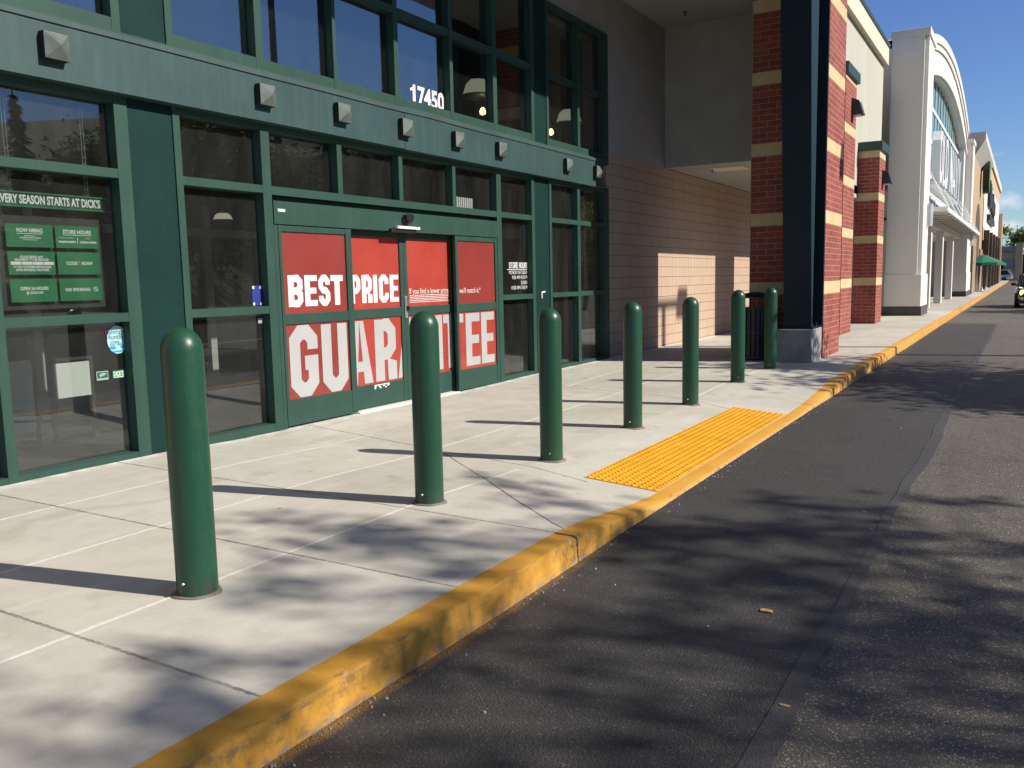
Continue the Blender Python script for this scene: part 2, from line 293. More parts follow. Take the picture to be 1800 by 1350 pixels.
def glass(name, f0, tint, pw=1.0, dust=.018):
    # thin pane: Schlick reflection that is the same from both sides, per face of the pane
    n = N(name); g_ = n.n('NewGeometry'); v = n.coord(); bn = n.bump(n.noise(v, .8, 1), .02, .05)
    dt = n.n('VectorMath', operation='DOT_PRODUCT'); n.lk(g_.outputs['Incoming'], dt.inputs[0]); n.lk(g_.outputs['Normal'], dt.inputs[1])
    c = n.M('ABSOLUTE', dt.outputs['Value']); k = n.M('ADD', n.M('MULTIPLY', n.M('POWER', n.M('SUBTRACT', 1, c, clamp=True), 5), (1-f0)*pw), f0, clamp=True)
    g = n.n('BsdfGlossy'); g.inputs['Roughness'].default_value = .003; g.inputs[0].default_value = (.95, 1, 1, 1); n.lk(bn, g.inputs['Normal'])
    t = n.n('BsdfTransparent'); t.inputs[0].default_value = (*tint, 1)
    m = n.n('MixShader'); n.lk(k, m.inputs[0]); n.lk(t.outputs[0], m.inputs[1]); n.lk(g.outputs[0], m.inputs[2])
    d = n.n('BsdfDiffuse'); d.inputs[0].default_value = (.52, .51, .48, 1); X, Y, Z = n.xyz(v)
    du = n.M('MULTIPLY', n.ramp(n.noise(n.mapv(v, (1, 3, .6)), 1.3, 5, .65), .3, .75, .25, 1.2), dust)
    m2 = n.n('MixShader'); n.lk(du, m2.inputs[0]); n.lk(m.outputs[0], m2.inputs[1]); n.lk(d.outputs[0], m2.inputs[2]); n.lk(m2.outputs[0], n.out.inputs[0]); return n.m
MAT['glass'] = glass('store_glass', .075, (.84, .87, .85)); MAT['glass_clear'] = glass('poster_glass', .012, (.98, .985, .98), .7, .006)
MAT['glass_up'] = glass('upper_store_glass', .165, (.7, .75, .75), 1, .012)
MAT['car_glass'] = mottled('car_glass', (.006, .007, .009), .05, .1, 3, 40, 0)
def lamp(name, col, st):
    n = N(name); n.bsdf(col, .4, 0, .5, None, col, st); return n.m
MAT['bulb'] = lamp('lamp_glow', (1, .72, .25), 5); MAT['shade_glow'] = lamp('lamp_shade_glow', (.95, .85, .62), .32)
MAT['headlight'] = lamp('headlight_glow', (1, .62, .22), 1.6); MAT['tail'] = mottled('tail_light_red', (.4, .02, .01), .2, .05, 3, 40, 0)
def leaf(name, a, b):
    n = N(name); v = n.coord(); o = n.noise(v, 3.5, 3); c = n.mix(n.ramp(o, .35, .65), a, b)
    d = n.n('BsdfDiffuse'); n.lk(c, d.inputs[0]); t = n.n('BsdfTranslucent'); n.lk(c, t.inputs[0])
    m = n.n('MixShader'); m.inputs[0].default_value = .45; n.lk(d.outputs[0], m.inputs[1]); n.lk(t.outputs[0], m.inputs[2]); n.lk(m.outputs[0], n.out.inputs[0]); return n.m
MAT['leaf'] = leaf('leaf_green', (.045, .075, .02), (.10, .13, .035))
MAT['leaf2'] = leaf('leaf_spring', (.15, .17, .05), (.24, .25, .09))
MAT['leaf_dark'] = leaf('leaf_evergreen', (.02, .035, .014), (.045, .06, .025))
def carpaint(name, c, metal=.3):
    m = mottled(name, c, .22, .04, 2, 60, 0, metal); p = [x for x in m.node_tree.nodes if x.type == 'BSDF_PRINCIPLED'][0]
    p.inputs['Coat Weight'].default_value = .8; p.inputs['Coat Roughness'].default_value = .05; return m
MAT['car_black'] = carpaint('car_black', (.012, .014, .017)); MAT['car_silver'] = carpaint('car_silver', (.45, .46, .47), .5); MAT['car_blue'] = carpaint('car_dark_blue', (.015, .02, .03))

# ------------------------------------------------------------------ mesh helpers
class MB:
    def __init__(s): s.v = []; s.f = []
    def poly(s, pts):
        i = len(s.v); s.v += [tuple(p) for p in pts]; s.f.append(tuple(range(i, i+len(pts)))); return s
    def box(s, x0, x1, y0, y1, z0, z1):
        i = len(s.v)
        s.v += [(x0, y0, z0), (x1, y0, z0), (x1, y1, z0), (x0, y1, z0), (x0, y0, z1), (x1, y0, z1), (x1, y1, z1), (x0, y1, z1)]
        s.f += [tuple(i+k for k in q) for q in ((0, 3, 2, 1), (4, 5, 6, 7), (0, 1, 5, 4), (1, 2, 6, 5), (2, 3, 7, 6), (3, 0, 4, 7))]; return s
    def lathe(s, prof, c=(0, 0, 0), n=24, axis='z', arc=1.0):
        i = len(s.v)
        for r, z in prof:
            for k in range(n):
                a = 2*math.pi*k/n
                p = (r*math.cos(a), r*math.sin(a), z)
                if axis == 'x': p = (z, r*math.cos(a), r*math.sin(a))
                if axis == 'y': p = (r*math.sin(a), z, r*math.cos(a))
                s.v.append((c[0]+p[0], c[1]+p[1], c[2]+p[2]))
        for j in range(len(prof)-1):
            for k in range(n):
                s.f.append((i+j*n+k, i+j*n+(k+1) % n, i+(j+1)*n+(k+1) % n, i+(j+1)*n+k))
        if prof[0][0] > 1e-6: s.f.append(tuple(i+k for k in reversed(range(n))))
        if prof[-1][0] > 1e-6: s.f.append(tuple(i+(len(prof)-1)*n+k for k in range(n)))
        return s
    def tube(s, p0, p1, r0, r1=None, n=8):
        r1 = r0 if r1 is None else r1; p0, p1 = Vector(p0), Vector(p1); d = (p1-p0).normalized()
        a = d.orthogonal().normalized(); b = d.cross(a); i = len(s.v)
        for p, r in ((p0, r0), (p1, r1)):
            for k in range(n):
                t = 2*math.pi*k/n; s.v.append(tuple(p+a*r*math.cos(t)+b*r*math.sin(t)))
        for k in range(n): s.f.append((i+k, i+(k+1) % n, i+n+(k+1) % n, i+n+k))
        s.f.append(tuple(i+k for k in reversed(range(n)))); s.f.append(tuple(i+n+k for k in range(n))); return s
    def prism(s, pts, fn):
        # pts 2-D outline; fn(u,v,k) -> xyz for k = 0,1
        n = len(pts); i = len(s.v)
        for k in (0, 1): s.v += [tuple(fn(u, v_, k)) for u, v_ in pts]
        s.f.append(tuple(i+q for q in range(n))); s.f.append(tuple(i+n+q for q in reversed(range(n))))
        for q in range(n): s.f.append((i+q, i+(q+1) % n, i+n+(q+1) % n, i+n+q)) 
        return s
    def build(s, name, mat, parent=None, smooth=False, bevel=0, fix=True):
        me = bpy.data.meshes.new(name); me.from_pydata(s.v, [], s.f)
        if fix:
            bm = bmesh.new(); bm.from_mesh(me)
            if bevel:
                bmesh.ops.remove_doubles(bm, verts=bm.verts, dist=1e-6)
                es = [e for e in bm.edges if len(e.link_faces) == 2 and e.calc_face_angle(0) > .5]
                bmesh.ops.bevel(bm, geom=es, offset=bevel, segments=2, affect='EDGES', profile=.5)
            bmesh.ops.recalc_face_normals(bm, faces=bm.faces); bm.to_mesh(me); bm.free()
        return link(name, me, mat, parent, smooth)
def link(name, me, mat, parent=None, smooth=False):
    if isinstance(mat, str): mat = MAT[mat]
    if not me.materials: me.materials.append(mat)
    if smooth:
        for p in me.polygons: p.use_smooth = True
        try: me.set_sharp_from_angle(angle=R(40))
        except Exception: pass
    o = bpy.data.objects.new(name, me); COL.objects.link(o)
    if parent is not None:
        o.parent = parent
        if parent.get('world_mesh'): o.location = -Vector(parent.location)
    return o
def thing(name, label, cat, loc=(0, 0, 0), group=None, world=False):
    o = bpy.data.objects.new(name, None); COL.objects.link(o); o.location = loc; o.empty_display_size = .2
    o['label'] = label; o['category'] = cat
    if group: o['group'] = group
    if world: o['world_mesh'] = 1
    return o
def tag(o, label, cat, group=None):
    o['label'] = label; o['category'] = cat
    if group: o['group'] = group
    return o
def struct(o): o['kind'] = 'structure'; return o
def dup(root, loc, label, rotz=0):
    r = root.copy(); COL.objects.link(r); r.location = loc; r.rotation_euler = (0, 0, rotz); r['label'] = label
    for ch in list(root.children):
        c = ch.copy(); COL.objects.link(c); c.parent = r
        for g in list(ch.children):
            d = g.copy(); COL.objects.link(d); d.parent = c
    return r

# lettering: block glyphs made of strokes, all convex quads
def stroke(pts, s, closed=False):
    P = [Vector(p) for p in pts]; n = len(P); L, Rr = [], []
    for i in range(n):
        a = P[i]-P[i-1] if (i > 0 or closed) else P[1]-P[0]
        b = P[(i+1) % n]-P[i] if (i < n-1 or closed) else P[-1]-P[-2]
        a.normalize(); b.normalize(); na = Vector((-a.y, a.x)); nb = Vector((-b.y, b.x)); m = (na+nb).normalized()
        k = s/2/max(.35, m.dot(na)); L.append(P[i]+m*k); Rr.append(P[i]-m*k)
    q = []
    for i in range(n if closed else n-1):
        j = (i+1) % n; q.append([tuple(Rr[i]), tuple(Rr[j]), tuple(L[j]), tuple(L[i])])
    return q
def rect(a, b, c, d): return [(a, b), (c, b), (c, d), (a, d)]
def glyph(ch, w, s=.21, c=.11):
    # list of groups of quads; unit height
    L, Rr, B, T, M = s/2, w-s/2, s/2*.8, 1-s/2*.8, .5; h = s*.8; c2 = min(c, (Rr-L)/2.2); k = c2
    st = lambda p, cl=False: stroke(p, s*.92, cl)
    if ch in 'CG':
        p = [(Rr, .66), (Rr, T-k), (Rr-k, T), (L+k, T), (L, T-k), (L, B+k), (L+k, B), (Rr-k, B), (Rr, B+k)]
        return [st(p+[(Rr, .34)])] if ch == 'C' else [st(p+[(Rr, .47), (w*.52, .47)])]
    if ch == 'S': return [st([(Rr, .68), (Rr, T-k), (Rr-k, T), (L+k, T), (L, T-k), (L, M+k*1.1), (L+k, M), (Rr-k, M), (Rr, M-k*1.1), (Rr, B+k), (Rr-k, B), (L+k, B), (L, B+k), (L, .32)])]
    if ch == 'U': return [st([(L, 1), (L, B+k), (L+k, B), (Rr-k, B), (Rr, B+k), (Rr, 1)])]
    if ch in 'O0': return [st([(Rr, B+k), (Rr, T-k), (Rr-k, T), (L+k, T), (L, T-k), (L, B+k), (L+k, B), (Rr-k, B)], True)]
    if ch == 'D': return [[rect(0, 0, s, 1)], st([(s, T), (Rr-k, T), (Rr, T-k), (Rr, B+k), (Rr-k, B), (s, B)])]
    if ch == 'E': return [[rect(0, 0, s, 1), rect(s, 0, w, h), rect(s, .5-h/2, w*.93, .5+h/2), rect(s, 1-h, w, 1)]]
    if ch == 'L': return [[rect(0, 0, s, 1), rect(s, 0, w, h)]]
    if ch == 'T': return [[rect(0, 1-h, w, 1), rect(w/2-s/2, 0, w/2+s/2, 1-h)]]
    if ch == 'I': return [[rect(0, 0, w, 1)]]
    if ch in 'PR':
        m = .44; g = [[rect(0, 0, s, 1)], st([(s, T), (Rr-k, T), (Rr, T-k), (Rr, m+k), (Rr-k, m), (s, m)])]
        if ch == 'R': g.append([[(w-s, 0), (w, 0), (w, .30), (w-s*.8, m-h/2-.005), (w-s*1.05, m-h/2-.005)]])
        return g
    if ch == 'B': return [[rect(0, 0, s, 1)], st([(s, T), (Rr-k, T), (Rr, T-k), (Rr, M+k), (Rr-k*1.2, M), (s, M)]), st([(Rr-k*1.2, M), (Rr, M-k), (Rr, B+k), (Rr-k, B), (s, B)])]
    if ch == 'A':
        e = s*.42; return [[[(0, 0), (s*.92, 0), (w/2, 1), (w/2-e, 1)], [(w-s*.92, 0), (w, 0), (w/2+e, 1), (w/2, 1)]], [[(s*.92+(w/2-s*.92)*.2, .2), (w-s*.92-(w/2-s*.92)*.2, .2), (w-s*.92-(w/2-s*.92)*.36, .36), (s*.92+(w/2-s*.92)*.36, .36)]]]
    if ch == 'H': return [[rect(0, 0, s, 1), rect(w-s, 0, w, 1), rect(s, .5-h/2, w-s, .5+h/2)]]
    if ch == 'V': return [[[(w/2-s*.42, 0), (w/2, 0), (s*.92, 1), (0, 1)], [(w/2, 0), (w/2+s*.42, 0), (w, 1), (w-s*.92, 1)]]]
    if ch == 'Y': return [[[(w/2-s/2, 0), (w/2+s/2, 0), (w/2+s/2, .42), (w/2-s/2, .42)], [(w/2-s/2, .42), (w/2, .42), (s*.92, 1), (0, 1)], [(w/2, .42), (w/2+s/2, .42), (w, 1), (w-s*.92, 1)]]]
    if ch == 'N': return [[rect(0, 0, s, 1), rect(w-s, 0, w, 1), [(s, .62), (w-s, 0), (w-s, .38), (s, 1)]]]
    return [[rect(0, 0, w, 1)]]
def clip(poly, lo, hi):
    for sgn, lim in ((1, lo), (-1, hi)):
        out = []
        for i in range(len(poly)):
            a, b = poly[i], poly[(i+1) % len(poly)]; da, db = sgn*(a[0]-lim), sgn*(b[0]-lim)
            if da >= 0: out.append(a)
            if da*db < 0:
                t = da/(da-db); out.append((a[0]+t*(b[0]-a[0]), a[1]+t*(b[1]-a[1])))
        poly = out
        if len(poly) < 3: return []
    return poly
def block_text(mb, items, X, z0, h, lo=-1e9, hi=1e9, sk=.21):
    k = 0
    for ch, y0, y1 in items:
        wd = (y1-y0)/h
        ssz = min(sk, wd*.42)
        for grp in glyph(ch, wd, ssz):
            for q in grp:
                p = clip([(y0+a*h, z0+b*h) for a, b in q], lo, hi)
                if p: mb.poly([(X+.0004*(k % 5), a, b) for a, b in p])
            k += 1
    return mb
def text_mesh(txt, size, sx=.7, bold=.0, align='LEFT', ext=0, shear=0):
    cu = bpy.data.curves.new('lettering', 'FONT'); cu.body = txt; cu.size = size; cu.align_x = align; cu.offset = bold; cu.extrude = ext; cu.resolution_u = 3; cu.shear = shear
    ob = bpy.data.objects.new('lettering', cu); COL.objects.link(ob)
    dg = bpy.context.evaluated_depsgraph_get(); me = bpy.data.meshes.new_from_object(ob.evaluated_get(dg)); bpy.data.objects.remove(ob); bpy.data.curves.remove(cu)
    out = ([(v.co.x*sx, v.co.y, v.co.z) for v in me.vertices], [tuple(p.vertices) for p in me.polygons]); bpy.data.meshes.remove(me); return out
def add_text(mb, txt, X, y, z, size, sx=.7, bold=0., align='LEFT', width=None):
    vs, fs = text_mesh(txt, size, sx, bold, align); i = len(mb.v)
    if width:
        a = min(v[0] for v in vs); b = max(v[0] for v in vs); k = width/(b-a)
        vs = [((v[0]-(a if align == 'LEFT' else (b if align == 'RIGHT' else (a+b)/2)))*k, v[1], v[2]) for v in vs]
    mb.v += [(X, y+v[0], z+v[1]) for v in vs]; mb.f += [tuple(i+k for k in q) for q in fs]; return mb
def sheet(X, y0, y1, z0, z1, t=.003): return MB().box(X-t, X, y0, y1, z0, z1)

# ------------------------------------------------------------------ ground
def ss(t): t = max(0, min(1, t)); return t*t*(3-2*t)
def dip(y): return ss((y-4.0)/1.75)*(1-ss((y-9.6)/3.4))
def sag(y): return ss((y-4.4)/1.4)*(1-ss((y-9.3)/2.2))
def zk(y): return -.128*dip(y)
def zw(x, y):
    zb = -.042*sag(y); zf = -.032*sag(y)
    if x > -3.3: t = (x+2.22)/(-3.3+2.22); return zk(y)*(1-t)+zb*t if t > 0 else zk(y)
    t = (x+3.3)/(-6.5+3.3); return zb*(1-t)+zf*t
YS = [-6, -4, -2] + [i*.35 for i in range(0, 44)] + [16, 18, 22, 27, 32, 40, 55, 75, 100, 150]
XS = [-6.5, -5.5, -4.5, -3.9, -3.3, -3.05, -2.83, -2.65, -2.45, -2.225]
mb = MB(); mb.v = [(x, y, zw(x, y)) for y in YS for x in XS]; nx = len(XS)
mb.f = [(j*nx+i, j*nx+i+1, (j+1)*nx+i+1, (j+1)*nx+i) for j in range(len(YS)-1) for i in range(nx-1)]
struct(mb.build('pavement', 'walk', smooth=True))
struct(MB().poly([(-2.3, -400, -.156), (1500, -400, -.156), (1500, 1500, -.156), (-2.3, 1500, -.156)]).build('road', 'old_asphalt'))
struct(MB().poly([(-1500, -400, -.2), (-2.3, -400, -.2), (-2.3, 1500, -.2), (-1500, 1500, -.2)]).build('ground', 'grass'))
mb = MB(); ys = [i*.5 for i in range(-12, 60)]+[29.5]
e0 = [-.70+.012*math.sin(y*1.7)+.01*math.sin(y*5.1) for y in ys]
for i in range(len(ys)-1):
    mb.poly([(-2.2, ys[i], -.151), (e0[i], ys[i], -.151), (e0[i+1], ys[i+1], -.151), (-2.2, ys[i+1], -.151)])
struct(mb.build('asphalt_strip', 'new_asphalt'))
mb = MB()
for i in range(len(ys)-1):
    a, b = e0[i], e0[i+1]; wa, wb = .06+.02*math.sin(ys[i]*.9), .06+.02*math.sin(ys[i+1]*.9)
    mb.poly([(a-.02, ys[i], -.147), (a+wa, ys[i], -.147), (b+wb, ys[i+1], -.147), (b-.02, ys[i+1], -.147)])
struct(mb.build('asphalt_seam', 'seal'))
# kerb
mb = MB(); prof = lambda y: [(-2.225, zk(y)+.001), (-2.112, zk(y)-.002), (-2.094, zk(y)-.009), (-2.086, zk(y)-.026 if zk(y) > -.1 else zk(y)-.02), (-2.078+.006*math.sin(y*2.3), -.17)]
ky = [-6, -4, -2, -1]+[i*.2 for i in range(0, 80)]+[16.5, 18, 20, 23, 27, 32, 40, 50, 70, 100, 150]
for y in ky: mb.v += [(x, y, z) for x, z in prof(y)]
mb.f = [(j*5+i, j*5+i+1, (j+1)*5+i+1, (j+1)*5+i) for j in range(len(ky)-1) for i in range(4)]
struct(mb.build('kerb', 'kerb', smooth=True))
# tactile paving
mb = MB(); px0, px1, py0, py1 = -2.822, -2.227, 5.72, 9.62
zt = lambda x, y: zw(x, y)+.006
yy = [py0+(py1-py0)*i/26 for i in range(27)]; xx = [px0+(px1-px0)*i/4 for i in range(5)]
mb.v = [(x, y, zt(x, y)) for y in yy for x in xx]; mb.f = [(j*5+i, j*5+i+1, j*5+i+6, j*5+i+5) for j in range(26) for i in range(4)]
for j in range(65):
    for i in range(10):
        x = px0+.03+.0595*i; y = py0+.03+.0598*j; z = zt(x, y)
        mb.lathe([(.0165, z-.001), (.0155, z+.004), (.010, z+.0075)], (x, y, 0), 8)
tag(mb.build('tactile_paving', 'tactile', fix=False), 'bright yellow tactile paving strip of raised domes on the kerb ramp', 'tactile paving')
# paint flecks lying on the road
for (x, y, s_, lb) in ((-.98, 3.9, .05, 'larger orange flake of paint on the dark asphalt'), (-.69, 3.03, .028, 'small orange flake of paint on the asphalt seam near the bottom edge')):
    mb = MB(); pts = [(x+s_*(.5+.5*rnd.random())*math.cos(a), y+s_*.5*(.5+.5*rnd.random())*math.sin(a)) for a in [i*.7 for i in range(9)]]
    mb.prism(pts, lambda u, v_, k: (u, v_, -.147+.004*k)); tag(mb.build('paint_flake', 'kerb'), lb, 'paint flake', 'orange flakes on the road')

mb = MB(); rg = random.Random(4)
for k in range(420):
    y = rg.uniform(1, 22); x = -2.06+abs(rg.gauss(0, .05)) if rg.random() < .7 else rg.uniform(-2, 1.5); q = rg.uniform(.003, .009); a = rg.uniform(0, 6)
    p = [(x+q*math.cos(a+i*1.57)*rg.uniform(.7, 1.2), y+q*math.sin(a+i*1.57)*rg.uniform(.7, 1.2)) for i in range(4)]; mb.prism(p, lambda u, v_, kk: (x+(u-x)*(1-.4*kk), y+(v_-y)*(1-.4*kk), -.152+q*kk))
gr = mb.build('grit', 'pedestal'); gr['kind'] = 'stuff'; gr['label'] = 'loose grit scattered on the road and along the foot of the kerb'; gr['category'] = 'grit'
# ------------------------------------------------------------------ store
XF = -6.4
st = thing('sports_store', 'sports store with dark green framed glass front, red sale doors and brick piers', 'shop', (-6.4, 8, 0), None, True)
HW = .037
def frame_grid(mb, ys, zs, hw=HW, z_hw=.035, d=.13):
    # verticals full height, horizontals between, faces 2 mm back
    for y, a, b in ys: mb.box(XF-d, XF, y-a, y+b, zs[0][0], zs[-1][1])
    for z0, z1 in zs:
        for i in range(len(ys)-1): mb.box(XF-d+.004, XF-.003, ys[i][0]+ys[i][2], ys[i+1][0]-ys[i+1][1], z0, z1)
def panes(win, ys, rows, mat, skip=()):
    for i in range(len(ys)-1):
        for z0, z1 in rows:
            MB().box(XF-.104, XF-.098, ys[i][0]+ys[i][2]-.01, ys[i+1][0]-ys[i+1][1]+.01, z0-.01, z1+.01).build('pane', mat, win)
LZ = [(-.07, .05), (1.155, 1.228), (2.328, 2.402), (2.93, 3.02)]; LROWS = [(.05, 1.155), (1.228, 2.328), (2.402, 2.93)]
UZ = [(3.42, 3.6), (4.53, 4.61), (5.56, 5.64)]; UROWS = [(3.6, 4.53), (4.61, 5.56)]
bay1 = [(1.25, .05, HW), (2.32, HW, HW), (3.395, HW, HW), (4.51, .06, .06)]
bay2 = [(5.045, .035, .035), (6.055, .055, .055)]
bay2t = [(6.055, 0, .055), (7.11, HW, HW), (8.165, HW, HW), (9.27, HW, HW), (10.365, .06, .06), (11.345, .045, .045)]
bay3 = [(11.895, .04, .035), (12.885, .05, .05), (13.97, .09, .11)]
def window(ys, zs, rows, mat, label=None):
    mb = MB(); frame_grid(mb, ys, zs); o = mb.build('window', 'frame', st)
    panes(o, ys, rows, mat); return o
w1 = window(bay1, LZ, LROWS, 'glass'); w2 = window(bay2, LZ, LROWS, 'glass')
mb = MB()
for y, a, b in bay2t[1:4]: mb.box(XF-.13, XF, y-a, y+b, 2.402, 2.93)
mb.box(XF-.126, XF-.003, 6.11, 10.305, 2.32, 2.402); mb.box(XF-.126, XF-.003, 6.11, 10.305, 2.93, 3.02)
w2t = mb.build('transom_window', 'frame', st)
for i in range(4):
    MB().box(XF-.104, XF-.098, bay2t[i][0]+.03, bay2t[i+1][0]-.03, 2.39, 2.94).build('pane', 'glass', w2t)
w2r = window(bay2t[4:], LZ, LROWS, 'glass'); w3 = window(bay3, LZ, LROWS, 'glass')
u1 = window([(1.25, .05, HW), (2.32, HW, HW), (3.395, HW, HW), (4.527, .038, .038)], UZ, UROWS, 'glass_up')
ub2 = [(5.035, .035, .035), (6.05, .045, .045), (7.107, .02, .03), (8.16, .04, .04), (9.28, .035, .035), (10.33, .05, .05), (11.39, .045, .045)]
u2 = window(ub2, UZ, UROWS, 'glass_up')
u3 = window([(11.855, .035, .035), (12.92, .04, .04), (13.97, .09, .11)], UZ, UROWS, 'glass_up')
for y0, y1, z0, z1 in ((4.57, 5.01, -.07, 3.02), (11.39, 11.855, -.07, 3.02), (4.565, 5.0, 3.44, 5.64), (11.435, 11.82, 3.44, 5.64)):
    MB().box(XF-.16, XF-.014, y0, y1, z0, z1).build('column_panel', 'panel', st)
# fascia
mb = MB(); mb.box(-6.62, -6.3, 1.2, 8.142, 2.99, 3.415); mb.box(-6.62, -6.3, 8.15, 13.62, 2.985, 3.412)
fa = mb.build('fascia', 'fascia', st)
mb = MB()
for y0, y1 in ((1.2, 4.5), (4.503, 8.16), (8.163, 13.6)):
    prev = None; n_ = 14
    for i in range(n_+1):
        y = y0+(y1-y0)*i/n_; wv = .012*math.exp(-((y-8.6)/.7)**2)*math.sin((y-8.1)*3)+.002*math.sin(y*3)
        cur = [(-6.405, y, 3.50+wv), (-6.30, y, 3.452+wv), (-6.287, y, 3.445+wv), (-6.287, y, 3.405+wv*.6), (-6.33, y, 3.405+wv*.6)]
        if prev:
            for k in range(4): mb.poly([prev[k], prev[k+1], cur[k+1], cur[k]])
        prev = cur
mb.build('flashing', 'flash', fa)
mb = MB()
for y0, y1 in ((5.0, 11.4),): mb.box(-6.36, -6.312, y0, y1, 2.955, 2.984)
for k, y in enumerate((1.85, 3.905, 5.97, 7.04, 8.12, 9.19, 10.235, 12.25, 13.335)):
    mb = MB(); s_ = .096; x0, x1, x2 = -6.299, -6.23, -6.175
    b0 = [(x0, y-s_, 3.222-s_), (x0, y+s_, 3.222-s_), (x0, y+s_, 3.222+s_), (x0, y-s_, 3.222+s_)]; b1 = [(x1, p[1], p[2]) for p in b0]
    for i in range(4): mb.poly([b0[i], b0[(i+1) % 4], b1[(i+1) % 4], b1[i]]); mb.poly([b1[i], b1[(i+1) % 4], (x2, y, 3.222)])
    o = mb.build('medallion', 'medal', fa); o.data.materials.append(MAT['rubber_and_shade'])
    for p in o.data.polygons: p.material_index = 1 if len(p.vertices) == 4 else 0  # rim sides near black: shade of the unlit sides put into the colour

# doors
mb = MB(); mb.box(XF-.1, XF+.012, 6.115, 10.3, 2.035, 2.262)          # header box
mb.box(XF-.11, XF-.09, 6.115, 10.3, 2.262, 2.32)
mb.box(XF-.14, XF-.002, 6.115, 6.165, -.07, 2.034); mb.box(XF-.14, XF-.002, 10.262, 10.3, -.07, 2.034)
hd = mb.build('door_header', 'frame', st, bevel=.003)
MB().box(XF+.0125, XF+.016, 6.165, 6.262, 2.158, 2.185).build('maker_plate', 'vinyl', hd)
mb = MB(); mb.prism([(8.155, 2.235), (8.275, 2.225), (8.275, 2.19), (8.215, 2.135), (8.165, 2.18)], lambda u, v_, k: (XF+.013+.07*k, u, v_)); mb.build('motion_sensor', 'black', hd, bevel=.012)
MB().box(XF+.013, XF+.075, 7.98, 8.41, 2.066, 2.096).build('sensor_bar', 'vinyl', hd)
MB().box(XF-.06, XF+.05, 7.89, 8.37, 2.02, 2.0635).build('sensor_housing', 'black', hd)
def door(y0, y1, gy0, gy1, xf, label=None):
    mb = MB(); zt_ = 2.03; d = .045
    zb = -.012
    mb.box(xf-d, xf, y0, gy0, zb, zt_); mb.box(xf-d, xf, gy1, y1, zb, zt_)
    for a, b in ((zb, .255), (1.03, 1.137), (1.966, zt_)): mb.box(xf-d+.003, xf-.003, gy0, gy1, a, b)
    o = mb.build('door', 'frame', st, bevel=.003)
    if label: o['label'] = label
    return o
dx = -6.5
D1 = door(6.17, 7.245, 6.21, 7.155, XF, 'fixed left door leaf reading BEST over GU'); D2 = door(7.16, 8.288, 7.27, 8.213, dx, 'sliding door leaf reading PRICE over AR')
D3 = door(8.292, 9.40, 8.355, 9.285, dx, 'sliding door leaf with small white line and NT'); D4 = door(9.255, 10.26, 9.308, 10.232, XF, 'fixed right door leaf reading EE')
def poster(D, xf, a, b, mat_u='red', mat_l='red'):
    sheet(xf-.02, a-.004, b+.004, 1.132, 1.971).build('poster', mat_u, D); sheet(xf-.02, a-.004, b+.004, .25, 1.035).build('poster', mat_l, D)
def cover(D, xf, a, b):
    for z0, z1 in ((.25, 1.035), (1.132, 1.971)): MB().box(xf-.0145, xf-.012, a-.004, b+.004, z0, z1).build('pane', 'glass_clear', D)
cover(D1, XF, 6.21, 7.155); cover(D2, dx, 7.27, 8.213); cover(D3, dx, 8.355, 9.285); cover(D4, XF, 9.308, 10.232)
poster(D1, XF, 6.21, 7.155, 'red_reflect_dim', 'red_reflect_dim'); poster(D2, dx, 7.27, 8.213); poster(D3, dx, 8.355, 9.285); poster(D4, XF, 9.308, 10.232, 'red_reflect_dim', 'red')
def lettering(D, mat, fn):
    mb = MB(); fn(mb); return mb.build('lettering', mat, D)
T_ = .0175
lettering(D1, 'vinyl', lambda m: block_text(m, [('B', 6.278, 6.487), ('E', 6.512, 6.695), ('S', 6.712, 6.892), ('T', 6.905, 7.098)], XF-T_, 1.207, .322, 6.21, 7.15, .25))
lettering(D2, 'vinyl', lambda m: block_text(m, [('P', 7.325, 7.50), ('R', 7.52, 7.70), ('I', 7.722, 7.795), ('C', 7.82, 8.005), ('E', 8.025, 8.19)], dx-T_, 1.207, .322, 7.275, 8.21, .25))
Z0, HH = .295, .71
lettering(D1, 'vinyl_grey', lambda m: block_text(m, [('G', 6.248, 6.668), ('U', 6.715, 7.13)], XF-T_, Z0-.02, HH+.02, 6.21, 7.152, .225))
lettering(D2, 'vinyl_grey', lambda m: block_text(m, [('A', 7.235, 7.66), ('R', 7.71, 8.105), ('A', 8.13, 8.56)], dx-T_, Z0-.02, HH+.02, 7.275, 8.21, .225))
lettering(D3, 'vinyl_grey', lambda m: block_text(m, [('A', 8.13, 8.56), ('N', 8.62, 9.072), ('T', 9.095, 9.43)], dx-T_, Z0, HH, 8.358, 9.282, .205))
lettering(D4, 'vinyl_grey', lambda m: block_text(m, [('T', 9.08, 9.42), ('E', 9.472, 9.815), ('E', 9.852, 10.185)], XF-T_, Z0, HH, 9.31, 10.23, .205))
MB_small = MB(); add_text(MB_small, 'If you find a lower price,', dx-T_, 8.405, 1.292, .1, .5, .0, 'LEFT', .85)
for k in range(5):
    y = 8.405
    while y < 9.21:
        L_ = rnd.uniform(.012, .05); MB_small.box(dx-T_-.001, dx-T_, y, min(y+L_, 9.235), 1.268-.021*k, 1.277-.021*k); y += L_+.007
MB_small.build('lettering', 'vinyl', D3)
lettering(D4, 'vinyl', lambda m: add_text(m, "we'll match it.*", XF-T_, 9.345, 1.28, .1, .5, .0, 'LEFT', .515))
for D, xx_, y0 in ((D2, dx, 7.65), (D3, dx, 8.65)):
    mb = MB()
    for k in range(3):
        y = y0
        while y < y0+.25: mb.box(xx_+.0005, xx_+.002, y, y+.05-.01*k, .232-.018*k, .244-.018*k); y += .058+.02*k
    mb.build('sticker', 'vinyl', D)
